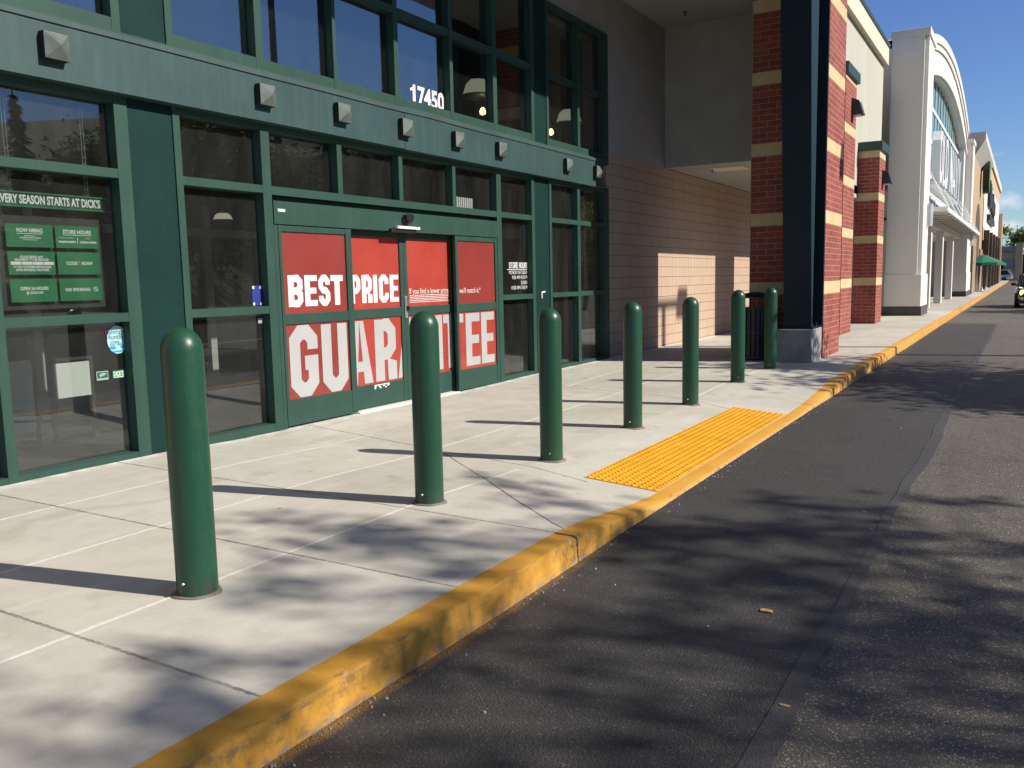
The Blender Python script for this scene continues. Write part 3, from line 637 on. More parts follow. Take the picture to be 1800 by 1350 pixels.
mb = MB(); mb.box(dx+.001, dx+.016, 8.268, 8.288, 1.0, 1.27); mb.box(dx+.001, dx+.016, 8.2925, 8.315, 1.0, 1.27); mb.build('lock_plate', 'grey_metal', D2, bevel=.003)
MB().box(dx+.017, dx+.05, 8.296, 8.32, 1.09, 1.15).build('lock_knob', 'black', D3, bevel=.006)
MB().box(XF-.12, XF+.02, 7.25, 9.25, -.06, -.02).build('threshold', 'vinyl', st)
mb = MB(); mb.tube((XF+.002, 11.56, 1.15), (XF+.002, 11.56, 1.25), .012); mb.tube((XF+.002, 11.56, 1.24), (XF+.03, 11.62, 1.25), .012); mb.build('door_catch', 'white_paint', st)

# window lettering and stickers
xg = XF-.094
mb = MB(); add_text(mb, '7450', xg, 8.675, 3.607, .305, .62, .010, 'LEFT', .56); mb.poly([(xg, 8.575, 3.607), (xg, 8.632, 3.607), (xg, 8.632, 3.828), (xg, 8.588, 3.828), (xg, 8.575, 3.80)]); mb.poly([(xg, 8.525, 3.775), (xg, 8.5745, 3.79), (xg, 8.5745, 3.755), (xg, 8.525, 3.745)]); mb.build('lettering', 'vinyl', u2)
kx = 1.0131; kz = lambda z: 1.42+(z-1.42)*kx
mb = MB(); Rr_ = 11.17*kx
ya = 10.621*kx
for wi, word in enumerate(('STORE', 'HOURS')):
    block_text(mb, [(c_, ya+.288*wi+.0535*i_, ya+.288*wi+.0535*i_+.046) for i_, c_ in enumerate(word)], xg, kz(1.612), .085, sk=.15)
mb.box(xg-.001, xg, 10.565*kx, Rr_, kz(1.590), kz(1.598))
for t_, z, wd in (('MONDAY-SATURDAY', 1.525, .56), ('9:00 AM-9:30 PM', 1.452, .475), ('SUNDAY', 1.375, .215), ('10:00 AM-7:00 PM', 1.302, .5)): add_text(mb, t_, xg, Rr_, kz(z), .078, .5, -.0004, 'RIGHT', wd)
mb.build('lettering', 'vinyl', w2r)
o = sheet(xg, 5.875, 5.998, 1.236, 1.43).build('notice', 'blue', w2)
for y in (5.89, 5.983):
    for z in (1.252, 1.414): MB().box(xg+.0005, xg+.002, y-.012, y+.012, z-.014, z+.014).build('tape', 'vinyl', w2)
o = sheet(xg, 5.93, 5.99, 1.06, 1.112).build('sticker', 'board', w2)
mb = MB(); mb.prism([(4.39+.094*math.cos(a*.2618), 1.005+.117*math.sin(a*.2618)) for a in range(24)], lambda u, v_, k: (xg-.002+.002*k, u, v_)); mb.build('sticker', 'teal', w1)
mb = MB(); add_text(mb, 'Fishing &', xg+.002, 4.38, 1.055, .062, .85, 0, 'CENTER', .19); add_text(mb, 'Hunting', xg+.002, 4.38, 1.01, .062, .85, 0, 'CENTER', .175)
add_text(mb, 'LICENSES', xg+.002, 4.32, .978, .026, .8, 0); add_text(mb, 'SOLD HERE', xg+.002, 4.32, .957, .026, .8, 0); mb.build('lettering', 'maroon', w1)
mb = MB(); mb.prism([(4.312, .95), (4.35, .955), (4.378, .94), (4.36, .925), (4.315, .925)], lambda u, v_, k: (xg+.0005+.001*k, u, v_)); mb.prism([(4.47, .94), (4.44, .96), (4.41, .95), (4.42, .93), (4.465, .92)], lambda u, v_, k: (xg+.0005+.001*k, u, v_))
mb.prism([(4.32, .915), (4.45, .915), (4.42, .9), (4.35, .9)], lambda u, v_, k: (xg+.0005+.001*k, u, v_)); mb.build('sticker_print', 'ink_blue', w1)
sheet(xg, 4.178, 4.283, .682, .755).build('sticker', 'board', w1)
mb = MB(); mb.box(xg+.0005, xg+.002, 4.185, 4.276, .70, .748); mb.build('sticker_print', 'sign_green_dark', w1)
mb = MB(); mb.prism([(4.198, .728), (4.228, .741), (4.27, .735), (4.248, .721), (4.208, .708)], lambda u, v_, k: (xg+.0025+.001*k, u, v_)); mb.build('sticker_emblem', 'board', w1)
sheet(xg, 4.322, 4.428, .684, .75).build('sticker', 'sign_green', w1)
mb = MB(); add_text(mb, "DICK'S", xg+.001, 4.375, .704, .052, .6, .001, 'CENTER', .088); mb.box(xg, xg+.001, 4.33, 4.42, .691, .696); mb.build('lettering', 'vinyl', w1)

# walls round the portico
MB().box(-6.9, XF-.05, 14.09, 40, -.1, 3.66).build('block_wall', 'tile', st); MB().box(-6.9, XF-.05, -4, 1.2, -.1, 3.66).build('block_wall', 'tile', st)
MB().box(-6.9, XF-.055, -4, 1.2, 3.664, 5.644).build('stucco_wall', 'plaster', st)
mb = MB(); mb.box(-6.9, XF-.05, 14.09, 16.94, 3.664, 6.6); mb.box(-6.9, XF-.05, -4, 14.085, 5.645, 6.6); mb.build('stucco_wall', 'plaster', st)
MB().box(-6.445, -4.22, 16.94, 17.1, 3.66, 6.7).build('return_wall', 'plaster', st)
sf = MB().box(-6.445, -4.2, 17.1, 30.6, 3.67, 3.9).build('corridor_soffit', 'ceil', st)
MB().box(-5.75, -5.05, 17.6, 18.25, 3.655, 3.669).build('light_panel', 'cream', sf)
def sprinkler(x, y, z, p):
    mb = MB(); mb.lathe([(.045, z), (.045, z-.012), (.012, z-.014), (.012, z-.05), (.03, z-.055), (.03, z-.06), (.008, z-.062), (.005, z-.08)], (x, y, 0), 12); mb.build('sprinkler', 'black', p)
sprinkler(-5.72, 17.8, 3.67, sf); sprinkler(-5.0, 19.5, 3.67, sf)
ce = MB().box(-6.6, -3.45, -4, 16.94, 6.41, 6.6).build('portico_ceiling', 'ceil', st); sprinkler(-5.73, 16.14, 6.41, ce)
mb = MB(); mb.box(-3.45, -2.95, -4, 15.15, 6.72, 8.6); mb.box(-6.9, -3.451, -4, 17.0, 6.605, 8.5); mb.build('portico_roof', 'fascia', st)
# piers
def pier(x0, x1, y0, y1, h, cap=True):
    o = MB().box(x0, x1, y0, y1, -.1, h).build('brick_pier', 'brick', st)
    if cap: MB().box(x0-.07, x1+.07, y0-.07, y1+.07, h+.002, h+.24).build('cap', 'cap', o, bevel=.01)
    return o
p1 = pier(-4.17, -2.915, 15.15, 16.62, 9.2, False)
p2 = pier(-4.25, -3.67, 21.0, 22.45, 5.95); p3 = pier(-4.25, -3.63, 26.2, 27.35, 4.86)
def wall_lamp(x, y, z, p):
    mb = MB(); mb.prism([(0, 0), (.25, 0), (.16, .3), (0, .37)], lambda u, v_, k: (x+u, y-.17+.34*k, z+v_)); o = mb.build('wall_lamp', 'cap', p, bevel=.008)
    MB().box(x+.03, x+.2, y-.12, y+.12, z-.03, z-.002).build('lamp_lens', 'vinyl', p)
wall_lamp(-3.67, 21.95, 5.15, p2); wall_lamp(-3.63, 26.9, 3.98, p3)
mb = MB(); mb.box(-4.5, -4.2, 16.3, 30.55, 3.56, 8.06); mb.box(-4.5, -4.172, 16.3, 17.05, -.1, 3.559); mb.box(-4.5, -4.21, 27.36, 30.55, -.1, 3.559); uw = mb.build('upper_wall', 'stucco', st)
mb = MB(); mb.box(-4.5, -4.06, 16.63, 30.62, 8.062, 8.6); cn = mb.build('cornice', 'cream', uw); MB().box(-4.52, -4.02, 16.63, 30.66, 8.602, 8.7).build('cornice_cap', 'cap', uw)
MB().box(-6.96, -4.51, 17.2, 30.5, 7.9, 8.05).build('roof', 'dark_in', st)
# steel column on its pedestal
mb = MB(); yc0, yc1 = 14.40, 14.80
def tap(z): return (z-.56)/6.2
zt_ = 6.75
i0 = len(mb.v); mb.v += [(-3.40, 14.42, .57), (-2.96, 14.42, .57), (-2.96, 14.50, .57), (-3.40, 14.50, .57), (-3.47, 14.03, zt_), (-3.0, 14.03, zt_), (-2.96, 14.50, zt_), (-3.47, 14.50, zt_)]
mb.f += [tuple(i0+k for k in q) for q in ((0, 3, 2, 1), (4, 5, 6, 7), (0, 1, 5, 4), (1, 2, 6, 5), (2, 3, 7, 6), (3, 0, 4, 7))]
mb.box(-3.3, -3.1, 14.501, 15.1, .57, zt_); mb.box(-3.42, -2.92, 15.101, 15.147, .57, zt_)
sc = mb.build('steel_column', 'steel', st)
mb = MB(); mb.box(-3.45, -2.93, 14.36, 15.09, .545, .568); mb.tube((-2.99, 14.62, .57), (-2.99, 14.62, .63), .018); mb.tube((-2.99, 14.92, .57), (-2.99, 14.92, .63), .018); mb.build('base_plate', 'steel', sc)
MB().box(-3.56, -2.925, 14.28, 15.1, -.1, .543).build('pedestal', 'pedestal', sc, bevel=.015)
# interior
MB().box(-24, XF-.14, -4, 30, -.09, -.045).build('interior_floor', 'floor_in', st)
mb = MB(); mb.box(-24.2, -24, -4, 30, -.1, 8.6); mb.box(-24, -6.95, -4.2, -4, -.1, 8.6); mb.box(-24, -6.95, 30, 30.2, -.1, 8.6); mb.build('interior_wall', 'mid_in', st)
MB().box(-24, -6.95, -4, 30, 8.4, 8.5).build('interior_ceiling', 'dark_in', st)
# vestibule: inner wall with doors and glazed lights
mb = MB(); vx = -9.4
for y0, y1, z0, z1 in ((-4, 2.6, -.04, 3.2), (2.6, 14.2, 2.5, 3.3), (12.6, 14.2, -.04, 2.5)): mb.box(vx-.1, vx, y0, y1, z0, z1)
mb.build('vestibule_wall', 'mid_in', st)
mb = MB()
for y in (2.63, 4.1, 5.4, 6.6, 7.8, 9.0, 10.2, 11.4, 12.55): mb.box(vx-.09, vx-.01, y-.05, y+.05, -.04, 2.5)
for i, y in enumerate((2.68, 4.15, 5.45, 6.65, 7.85, 9.05, 10.25, 11.45)):
    y1 = (4.05, 5.35, 6.55, 7.75, 8.95, 10.15, 11.35, 12.5)[i]
    for z0, z1 in ((-.04, .2), (1.0, 1.08), (2.1, 2.2)): mb.box(vx-.085, vx-.015, y, y1, z0, z1)
iv = mb.build('inner_door', 'silver', st)
for y in (8.4, 9.6): MB().box(vx-.0, vx+.003, y-.1, y+.1, 1.2, 1.5).build('door_decal', 'board', iv)
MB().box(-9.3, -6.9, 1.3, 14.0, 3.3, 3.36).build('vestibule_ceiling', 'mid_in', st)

# things inside the windows
bn = thing('hanging_banner', 'green banner reading EVERY SEASON STARTS hung on chains inside the left window', 'sign', (-6.6, 3.6, 2.25), None, True)
xb = -6.585
mb = MB(); mb.box(xb-.03, xb-.005, 2.4, 4.47, 2.075, 2.165); mb.build('panel', 'sign_green_dark', bn)
mb = MB(); mb.box(xb-.04, xb+.01, 2.38, 4.51, 2.166, 2.178); mb.box(xb-.04, xb+.01, 2.38, 4.51, 2.062, 2.074); mb.build('rail', 'sign_green', bn)
mb = MB(); add_text(mb, "EVERY SEASON STARTS AT DICK'S", xb-.003, 4.39, 2.092, .09, .75, .003, 'RIGHT', .83); mb.build('lettering', 'vinyl', bn)
for y in (2.6, 3.67, 4.29):
    mb = MB()
    for dz in range(7): mb.lathe([(.012, 0), (.016, .004), (.012, .008)], (xb-.015, y+.002*(dz % 2), 2.185+.05*dz), 8)
    mb.tube((xb-.02, y-.012, 2.178), (xb-.02, y-.012, 2.9), .003, None, 6); mb.tube((xb-.02, y+.012, 2.178), (xb-.02, y+.012, 2.9), .003, None, 6); mb.build('chain', 'grey_metal', bn)
bd = thing('notice_board', 'board of six green notices with store hours inside the left window', 'notice board', (-6.6, 4, 1.3), None, True)
mb = MB(); mb.box(xb-.06, xb-.045, 3.5, 4.42, 1.28, 2.0); mb.build('backing', 'dark_in', bd)
GX = [(3.602, 3.968), (3.988, 4.352)]; GZ = [(1.76, 1.936), (1.55, 1.727), (1.339, 1.516)]
for r_, (z0, z1) in enumerate(GZ):
    for c_, (y0, y1) in enumerate(GX):
        s_ = MB().box(xb-.012, xb-.006, y0, y1, z0, z1).build('notice', 'sign_green', bd)
        mb = MB(); ym = (y0+y1)/2; x_ = xb-.004
        def L_(t_, z, sz, wd): add_text(mb, t_, x_, ym, z, sz, .75, sz*.03, 'CENTER', wd)
        if (r_, c_) == (0, 0):
            L_('NOW HIRING', z1-.062, .042, .2); mb.box(x_-.001, x_, ym-.1, ym+.1, z1-.075, z1-.071)
            L_('APPLY TODAY AT', z1-.095, .014, .09); L_('DICKSSPORTINGGOODS.COM/JOBS', z1-.11, .014, .165); mb.box(x_-.001, x_, ym-.06, ym+.06, z1-.122, z1-.119)
        if (r_, c_) == (0, 1):
            L_('STORE HOURS', z1-.062, .042, .24); mb.box(x_-.001, x_, ym-.12, ym+.12, z1-.075, z1-.071)
            add_text(mb, 'MONDAY-SATURDAY', x_, ym-.09, z1-.1, .013, .7, 0, 'CENTER', .12); add_text(mb, 'SUNDAY', x_, ym+.09, z1-.1, .013, .7, 0, 'CENTER', .045)
            add_text(mb, '9:00AM-9:30PM', x_, ym-.09, z1-.135, .022, .7, .001, 'CENTER', .14); add_text(mb, '10:00AM-7:00PM', x_, ym+.09, z1-.135, .022, .7, .001, 'CENTER', .14); mb.box(x_-.001, x_, ym-.002, ym+.002, z1-.14, z1-.09)
        if (r_, c_) == (1, 0):
            L_('PLEASE BRING ANY', z1-.05, .025, .18); L_('EQUIPMENT TO BE SERVICED', z1-.071, .025, .265)
            for q in range(4): mb.box(x_-.001, x_, ym-.165+q*.085, ym-.085+q*.085, z1-.102, z1-.078)
            L_('TO THE CUSTOMER SERVICE DESK', z1-.127, .025, .3); L_('UPON ENTERING THE STORE.', z1-.15, .025, .26)
        if (r_, c_) == (1, 1): L_('CODE \u2605 ADAM' if False else 'CODE * ADAM', z1-.1, .036, .22)
        if (r_, c_) == (2, 0): L_('OPEN 24 HOURS', z1-.085, .036, .22); L_('@ DICKS.COM', z1-.115, .026, .13)
        if (r_, c_) == (2, 1):
            add_text(mb, 'NO SMOKING', x_, ym-.03, z1-.1, .036, .75, .001, 'CENTER', .21)
            for a in range(16):
                b0, b1 = a*math.pi/8, (a+1)*math.pi/8; cy, cz = ym+.125, z1-.087
                mb.poly([(x_, cy+.016*math.cos(b0), cz+.016*math.sin(b0)), (x_, cy+.02*math.cos(b0), cz+.02*math.sin(b0)), (x_, cy+.02*math.cos(b1), cz+.02*math.sin(b1)), (x_, cy+.016*math.cos(b1), cz+.016*math.sin(b1))])
            mb.poly([(x_+.0003, ym+.112, z1-.076), (x_+.0003, ym+.136, z1-.1), (x_+.0003, ym+.139, z1-.097), (x_+.0003, ym+.115, z1-.073)])
        mb.build('lettering', 'vinyl', s_)
for y0, y1, z0, z1, lb in ((4.15, 4.5, .1, .78, 'white panel standing in for a bright inner window, nearer the corner of the pane'), (4.7, 5.08, .38, .72, 'white panel standing in for a bright inner window, beside the grey post')):
    r_ = thing('bright_window_standin', lb, 'stand-in panel', (-8, (y0+y1)/2, 0), 'white panels inside the entrance', True)  # added white panel, stands in for a bright window further inside
    MB().box(-8.03, -8, y0, y1, z0, z1).build('panel', 'vinyl', r_); mb = MB()
    for y in (y0-.03, y1): mb.box(-8.03, -7.99, y, y+.03, -.04, z1+.05)
    mb.box(-8.03, -7.995, y0, y1, z1+.02, z1+.05); mb.build('frame', 'dark_in', r_)
r_ = thing('display_board', 'pale green board leaning inside the far right window', 'board', (-7.2, 13.4, 0), None, True)
mb = MB(); mb.prism([(13.22, -.03), (13.72, -.03), (13.66, .81), (13.28, .81)], lambda u, v_, k: (-7.2-.12*(v_)*0-.02*k, u, v_)); mb.build('panel', 'board', r_)
mb = MB(); mb.tube((-7.18, 13.2, -.04), (-7.2, 13.26, .95), .012); mb.tube((-7.3, 13.6, -.04), (-7.22, 13.5, .8), .012); mb.build('stand', 'black', r_)
r_ = thing('book_stack', 'row of pale folders on the ledge behind the transom window', 'folders', (-6.6, 9.6, 2.4), None, True)
mb = MB()
for k in range(9): mb.box(-6.75, -6.56, 9.5+.05*k, 9.53+.05*k, 2.4, 2.56 if k > 0 else 2.46)
mb.build('folder', 'vinyl', r_)
MB().box(-6.8, -6.51, 9.3, 10.2, 2.37, 2.399).build('ledge', 'frame', st)
# pendant lamps
def pendant():
    t = thing('pendant_lamp', 'glass bell pendant lamp glowing behind the upper windows', 'lamp', (0, 0, 0), 'pendant lamps inside the store')
    mb = MB(); mb.lathe([(.05, .42), (.2, .40), (.3, .3), (.36, .12), (.40, .0), (.39, 0), (.34, .12), (.28, .28), (.05, .38)], (0, 0, 0), 20); mb.build('lamp_shade', 'shade_glow', t, smooth=True)
    mb = MB(); mb.lathe([(.42, -.01), (.42, .03), (.395, .03)], (0, 0, 0), 20); mb.build('rim', 'grey_metal', t)
    mb = MB(); mb.lathe([(0, .1), (.07, .14), (.09, .22), (.04, .32), (0, .34)], (0, 0, 0), 12); mb.build('bulb', 'bulb', t)
    mb = MB(); mb.tube((0, 0, .4), (0, 0, 2.3), .015); mb.lathe([(.08, .40), (.1, .5), (.04, .62)], (0, 0, 0), 12); mb.build('stem', 'black', t); return t
pd = pendant(); pd.location = (-12, 18.55, 6.05); pd['label'] = 'glass bell pendant lamp glowing in the upper window left of the dark column panel'
dup(pd, (-12, 23.55, 6.1), 'glass bell pendant lamp glowing in the upper window to the right of the dark column')
a_ = dup(pd, (-15.5, 13.3, 3.28), 'upper of two small glowing pendant lamps behind the window left of the doors'); b_ = dup(pd, (-15.5, 13.3, 2.92), 'lower of two small glowing pendant lamps behind the window left of the doors')
for q in (a_, b_): q.scale = (.55, .55, .38)
def glow(x, y, z, lb):
    t = thing('bare_lamp', lb, 'lamp', (x, y, z), 'bare bulbs inside the store')
    mb = MB(); mb.lathe([(0, -.1), (.07, -.06), (.085, 0), (.05, .08), (.03, .1)], (0, 0, 0), 12); mb.build('bulb', 'bulb', t)
    mb = MB(); mb.lathe([(.03, .1), (.035, .18), (.02, .19)], (0, 0, 0), 10); mb.tube((0, 0, .18), (0, 0, 2.4), .01); mb.build('cord', 'black', t); return t
glow(-12, 18.75, 5.72, 'bright bare bulb hanging below the larger pendant lamp'); glow(-12, 22.4, 5.7, 'bright bare bulb hanging lower left of the right-hand pendant lamp')

# ------------------------------------------------------------------ bollards
bl = thing('bollard', '', 'bollard', (0, 0, 0), 'dark green bollards along the pavement')
mb = MB(); r_ = .0935; H_ = 1.245
pr_ = [(r_, -.05), (r_, .01)]+[(r_, H_-.105)]+[(r_*math.cos(a), H_-.105+.105*math.sin(a)) for a in [R(10*k) for k in range(1, 9)]]+[(0, H_)]
mb.lathe(pr_, (0, 0, 0), 40); mb.build('post', 'bollard', bl, smooth=True)
mb = MB(); mb.lathe([(.118, -.03), (.113, .004), (.104, .008), (.094, .01)], (0, 0, 0), 28); mb.v = [(x*(1+.06*math.sin(5*math.atan2(y, x))), y*(1+.08*math.cos(3*math.atan2(y, x))), z) for x, y, z in mb.v]; mb.build('mortar_collar', 'collar', bl, smooth=True)
mb = MB(); mb.lathe([(.008, 0), (.007, .005), (0, .006)], (0, 0, 0), 8, 'y'); mb.v = [(x+.02, -y-.093, z+.07) for x, y, z in mb.v]; mb.build('screw', 'grey_metal', bl)
BY = [2.53, 4.36, 6.04, 7.74, 9.44, 11.42, 13.25]
BL = ['nearest and largest green bollard, scuffed pale on its side, beside the left windows', 'green bollard in front of the letters of the sale doors, second nearest', 'green bollard in front of the dark column panel right of the doors', 'green bollard behind the near end of the yellow tactile strip, before the shaded wall', 'green bollard before the sunlit patch of the block wall', 'green bollard directly left of the black litter bin', 'farthest green bollard, in front of the concrete pedestal']
for i, y in enumerate(BY):
    x = -3.275-.045*max(0, (i-4))/2; loc = (x, y, zw(x, y))
    if i == 0: bl.location = loc; bl['label'] = BL[0]; bl.rotation_euler = (0, 0, 0)
    else: dup(bl, loc, BL[i], rnd.uniform(-.2, .2))
# litter bin
t = thing('litter_bin', 'black slatted litter bin in the shade in front of the brick pier', 'litter bin', (-3.93, 14.62, 0))
mb = MB()
for k in range(22):
    a = 2*math.pi*k/22; c_, s_ = math.cos(a), math.sin(a); q = []
    for rr in (.255, .27):
        for da in (-.1, .1): q.append((rr*math.cos(a+da), rr*math.sin(a+da)))
    mb.prism([q[0], q[1], q[3], q[2]], lambda u, v_, kk: (u, v_, .05+.82*kk))
mb.build('slats', 'black', t)
mb = MB(); mb.lathe([(.24, .03), (.24, .86), (.22, .86), (.22, .05)], (0, 0, 0), 24); mb.build('liner', 'rubber_and_shade', t)
mb = MB()
for z in (.03, .45, .86): mb.lathe([(.256, z), (.275, z), (.275, z+.04), (.256, z+.04)], (0, 0, 0), 28)
mb.build('hoop', 'black', t)
mb = MB(); mb.lathe([(.0, 1.16), (.2, 1.13), (.27, 1.07), (.27, 1.055), (.19, 1.11), (0, 1.135)], (0, 0, 0), 24); mb.build('bonnet', 'black', t, smooth=True)
mb = MB()
for a in (.6, 2.2, 3.8, 5.3): mb.tube((.25*math.cos(a), .25*math.sin(a), .88), (.24*math.cos(a), .24*math.sin(a), 1.08), .012)
mb.build('lid_support', 'black', t)

# ------------------------------------------------------------------ white clothing store
cs = thing('clothing_store', 'white clothing store with a big arched window and tall square piers', 'shop', (-3.5, 46.5, 0), None, True)
def tower(y0, y1, x0=-4.06, x1=-2.97):
    mb = MB(); mb.box(x0, x1-.12, y0, y1, -.1, 9.0); mb.box(x0+.12, x1, y0+.14, y1-.14, -.1, 9.0)
    o = mb.build('pier', 'white', cs)
    MB().box(x0-.03, x1+.035, y0-.035, y1+.035, .302, 1.38).build('pier_base', 'white', o, bevel=.03)
    MB().box(x0-.06, x1+.06, y0-.06, y1+.06, -.1, .3).build('plinth', 'plinth', o, bevel=.02)
    MB().box(x0-.05, x1+.05, y0-.05, y1+.05, 9.002, 9.25).build('pier_cap', 'white', o, bevel=.02); return o
ta = tower(31.3, 33.3); tb = tower(58.6, 60.7)
mb = MB(); mb.lathe([(.14, 3.0), (.14, 3.75)], (-2.93, 32.75, 0), 20); mb.build('wall_lamp', 'silver', cs, smooth=True)
mb = MB(); mb.lathe([(.14, 3.0), (.14, 3.75)], (-2.93, 59.6, 0), 20); mb.build('wall_lamp', 'silver', cs, smooth=True)
YC = 46.5; RA = 50.
def arcz(y, top, Rd=RA): return top-(Rd-math.sqrt(Rd*Rd-(y-YC)**2))
def strip_arch(y0, y1, top, bot, x0, x1, name, mat, parent, n_=32, flat=3.9):
    mb = MB()
    for i in range(n_):
        a, b = y0+(y1-y0)*i/n_, y0+(y1-y0)*(i+1)/n_
        za, zb_, la, lb = arcz(a, top), arcz(b, top), (arcz(a, bot) if bot is not None else flat), (arcz(b, bot) if bot is not None else flat)
        i0 = len(mb.v); mb.v += [(x0, a, la), (x1, a, la), (x1, a, za), (x0, a, za), (x0, b, lb), (x1, b, lb), (x1, b, zb_), (x0, b, zb_)]
        mb.f += [(i0+1, i0+5, i0+6, i0+2), (i0+2, i0+6, i0+7, i0+3), (i0, i0+4, i0+5, i0+1), (i0+3, i0+7, i0+4, i0)]
    return mb.build(name, mat, parent)
aw = strip_arch(33.3, 58.6, 11.1, 9.75, -5, -3.35, 'arched_wall', 'white', cs)
strip_arch(33.3, 58.6, 11.25, 10.95, -5, -3.22, 'arch_cornice', 'white', aw); strip_arch(33.3, 58.6, 10.949, 10.72, -3.34, -3.28, 'arch_moulding', 'white', aw); strip_arch(33.3, 58.6, 10.0, 9.78, -3.349, -3.27, 'window_moulding', 'white', aw)
MB().box(-5, -3.36, 33.3, 35.6, 0, 9.2).build('side_wall', 'white', cs); MB().box(-5, -3.36, 57.2, 58.6, 0, 9.2).build('side_wall', 'white', cs)
gw = strip_arch(35.6, 57.2, 9.75, None, -3.72, -3.70, 'arched_window', 'sky_glass', cs)
mb = MB()
for k in range(15):
    y = 36.6+k*1.42; mb.box(-3.70, -3.68, y-.05, y+.05, 3.9, arcz(y, 9.74))
mb.build('mullion', 'frame', gw)
mb = MB()
for z, a, b in ((4.35, 35.6, 57.2), (5.5, 35.6, 57.2), (6.95, 35.6, 57.2), (8.3, 35.6, 57.2)): mb.box(-3.70, -3.66, a, b, z-.08, z+.08)
mb.build('transom', 'white_paint', gw)
mb = MB(); mb.box(-3.9, -3.3, 35.6, 57.2, 3.3, 3.88); mb.build('lintel', 'white', cs)
for ch, y0, y1 in (('O', 36.7, 37.9), ('L', 38.15, 39.05), ('D', 39.3, 40.5), ('N', 41.7, 43.1), ('A', 43.3, 44.85), ('V', 44.95, 46.5), ('Y', 46.6, 48.2)):
    mb = MB(); hgt = 1.9; kk = 0
    for grp in glyph(ch, (y1-y0)/hgt, .15, .16):
        for q in grp: mb.prism([(y0+a*hgt, 4.87+b*hgt) for a, b in q], lambda u, v_, k: (-3.25+.3*k+.001*kk, u, v_))
        kk += 1
    mb.build('sign_letter', 'white_paint', cs)
mb = MB(); mb.box(-3.5, -3.05, 36.4, 48.5, 4.74, 4.86); mb.build('sign_shelf', 'silver', cs)
mb = MB(); mb.box(-3.3, -2.5, 34.8, 60.2, 3.62, 3.78); cano = mb.build('canopy', 'white_paint', cs)
for k in range(17): MB().box(-3.28, -2.56, 35.2+1.5*k, 35.32+1.5*k, 3.56, 3.618).build('canopy_rib', 'gable', cano)
mb = MB()
for z, x in ((4.45, -3.28), (4.3, -3.2), (4.12, -3.05), (3.95, -2.9)): mb.tube((x, 34.6, z), (x, 60, z), .035)
for k in range(6): mb.tube((-3.3, 36+4.5*k, 5.3), (-2.55, 36.2+4.5*k, 3.8), .025)
mb.build('canopy_rail', 'white_paint', cano)
for y in (38.5, 44.15, 50.6): MB().box(-3.62, -3.31, y, y+.45, -.05, 3.6).build('column', 'white', cs, bevel=.015)
o = MB().box(-3.7, -2.94, 56.0, 58.0, .3, 3.6).build('pier', 'white', cs); MB().box(-3.74, -2.9, 55.96, 58.04, -.1, .299).build('plinth', 'plinth', o); MB().box(-3.73, -2.91, 55.97, 58.03, .301, 1.38).build('pier_base', 'white', o)
mb = MB(); mb.box(-5.4, -5.2, 33.3, 58.6, -.1, 3.9); cw = mb.build('entrance_wall', 'dark_in', cs)
for k in range(6): MB().box(-5.198, -5.15, 37+3.2*k, 38.4+3.2*k, .1 if k % 2 else .8, 1.9 if k % 2 else 2.6).build('display_window', ('tan2', 'black', 'mid_in')[k % 3], cw)
MB().box(-5.2, -3.8, 31.5, 60, 3.2, 3.29).build('entrance_ceiling', 'white', cs)
MB().box(-14, -5.41, 30.9, 60.5, -.1, 9).build('store_core', 'white', cs)
mb = MB(); mb.box(-9, -4.3, 30.75, 31.2, 7.5, 8.8); mb.build('parapet', 'white', cs)
MB().box(-5.2, -4.07, 31.5, 31.7, -.1, 4.2).build('side_return', 'white', cs)
# ------------------------------------------------------------------ tan coffee shop tower
cf = thing('coffee_shop', 'tan coffee shop tower with an overhanging hipped eave and round sign', 'shop', (-4, 69, 0), None, True)
tw = MB().box(-9, -3.05, 62.2, 77, -.1, 9.4).build('tower_wall', 'tan', cs if False else cf)
mb = MB(); e = [(-9.5, 61.4), (-2.45, 61.4), (-2.45, 77.3), (-9.5, 77.3)]; i_ = [(-9, 62.2), (-3.05, 62.2), (-3.05, 77), (-9, 77)]
for k in range(4):
    a, b = e[k], e[(k+1) % 4]; c_, d_ = i_[k], i_[(k+1) % 4]
    mb.poly([(*c_, 8.7), (*d_, 8.7), (*b, 9.55), (*a, 9.55)]); mb.poly([(*a, 9.55), (*b, 9.55), (*b, 10.0), (*a, 10.0)])
mb.poly([(*q, 10.0) for q in e]); mb.build('eave', 'gable', cf)
mb = MB(); mb.prism([(66.5, -.05), (72.5, -.05), (72.5, 4.2)]+[(69.5+3*math.cos(a), 4.2+2.0*math.sin(a)) for a in [R(15*k) for k in range(1, 12)]]+[(66.5, 4.2)], lambda u, v_, k: (-3.049+.02*k, u, v_)); ar = mb.build('arched_doorway', 'brown', cf)
mb = MB(); mb.lathe([(1.15, 0), (1.15, .38)], (-2.9, 71.5, 8.15), 28, 'x'); sg = mb.build('round_sign', 'black', cf); 
mb = MB(); mb.lathe([(1.1, 0), (1.1, .03), (0, .031)], (-2.518, 71.5, 8.15), 28, 'x'); mb.build('sign_face', 'sign_green', sg)
MB().box(-3.049, -2.95, 73.5, 76.9, -.1, 3.1).build('stone_base', 'stonev', cf); MB().box(-3.3, -2.9, 62.0, 65.8, -.1, 3.6).build('stone_base', 'stonev', cf)
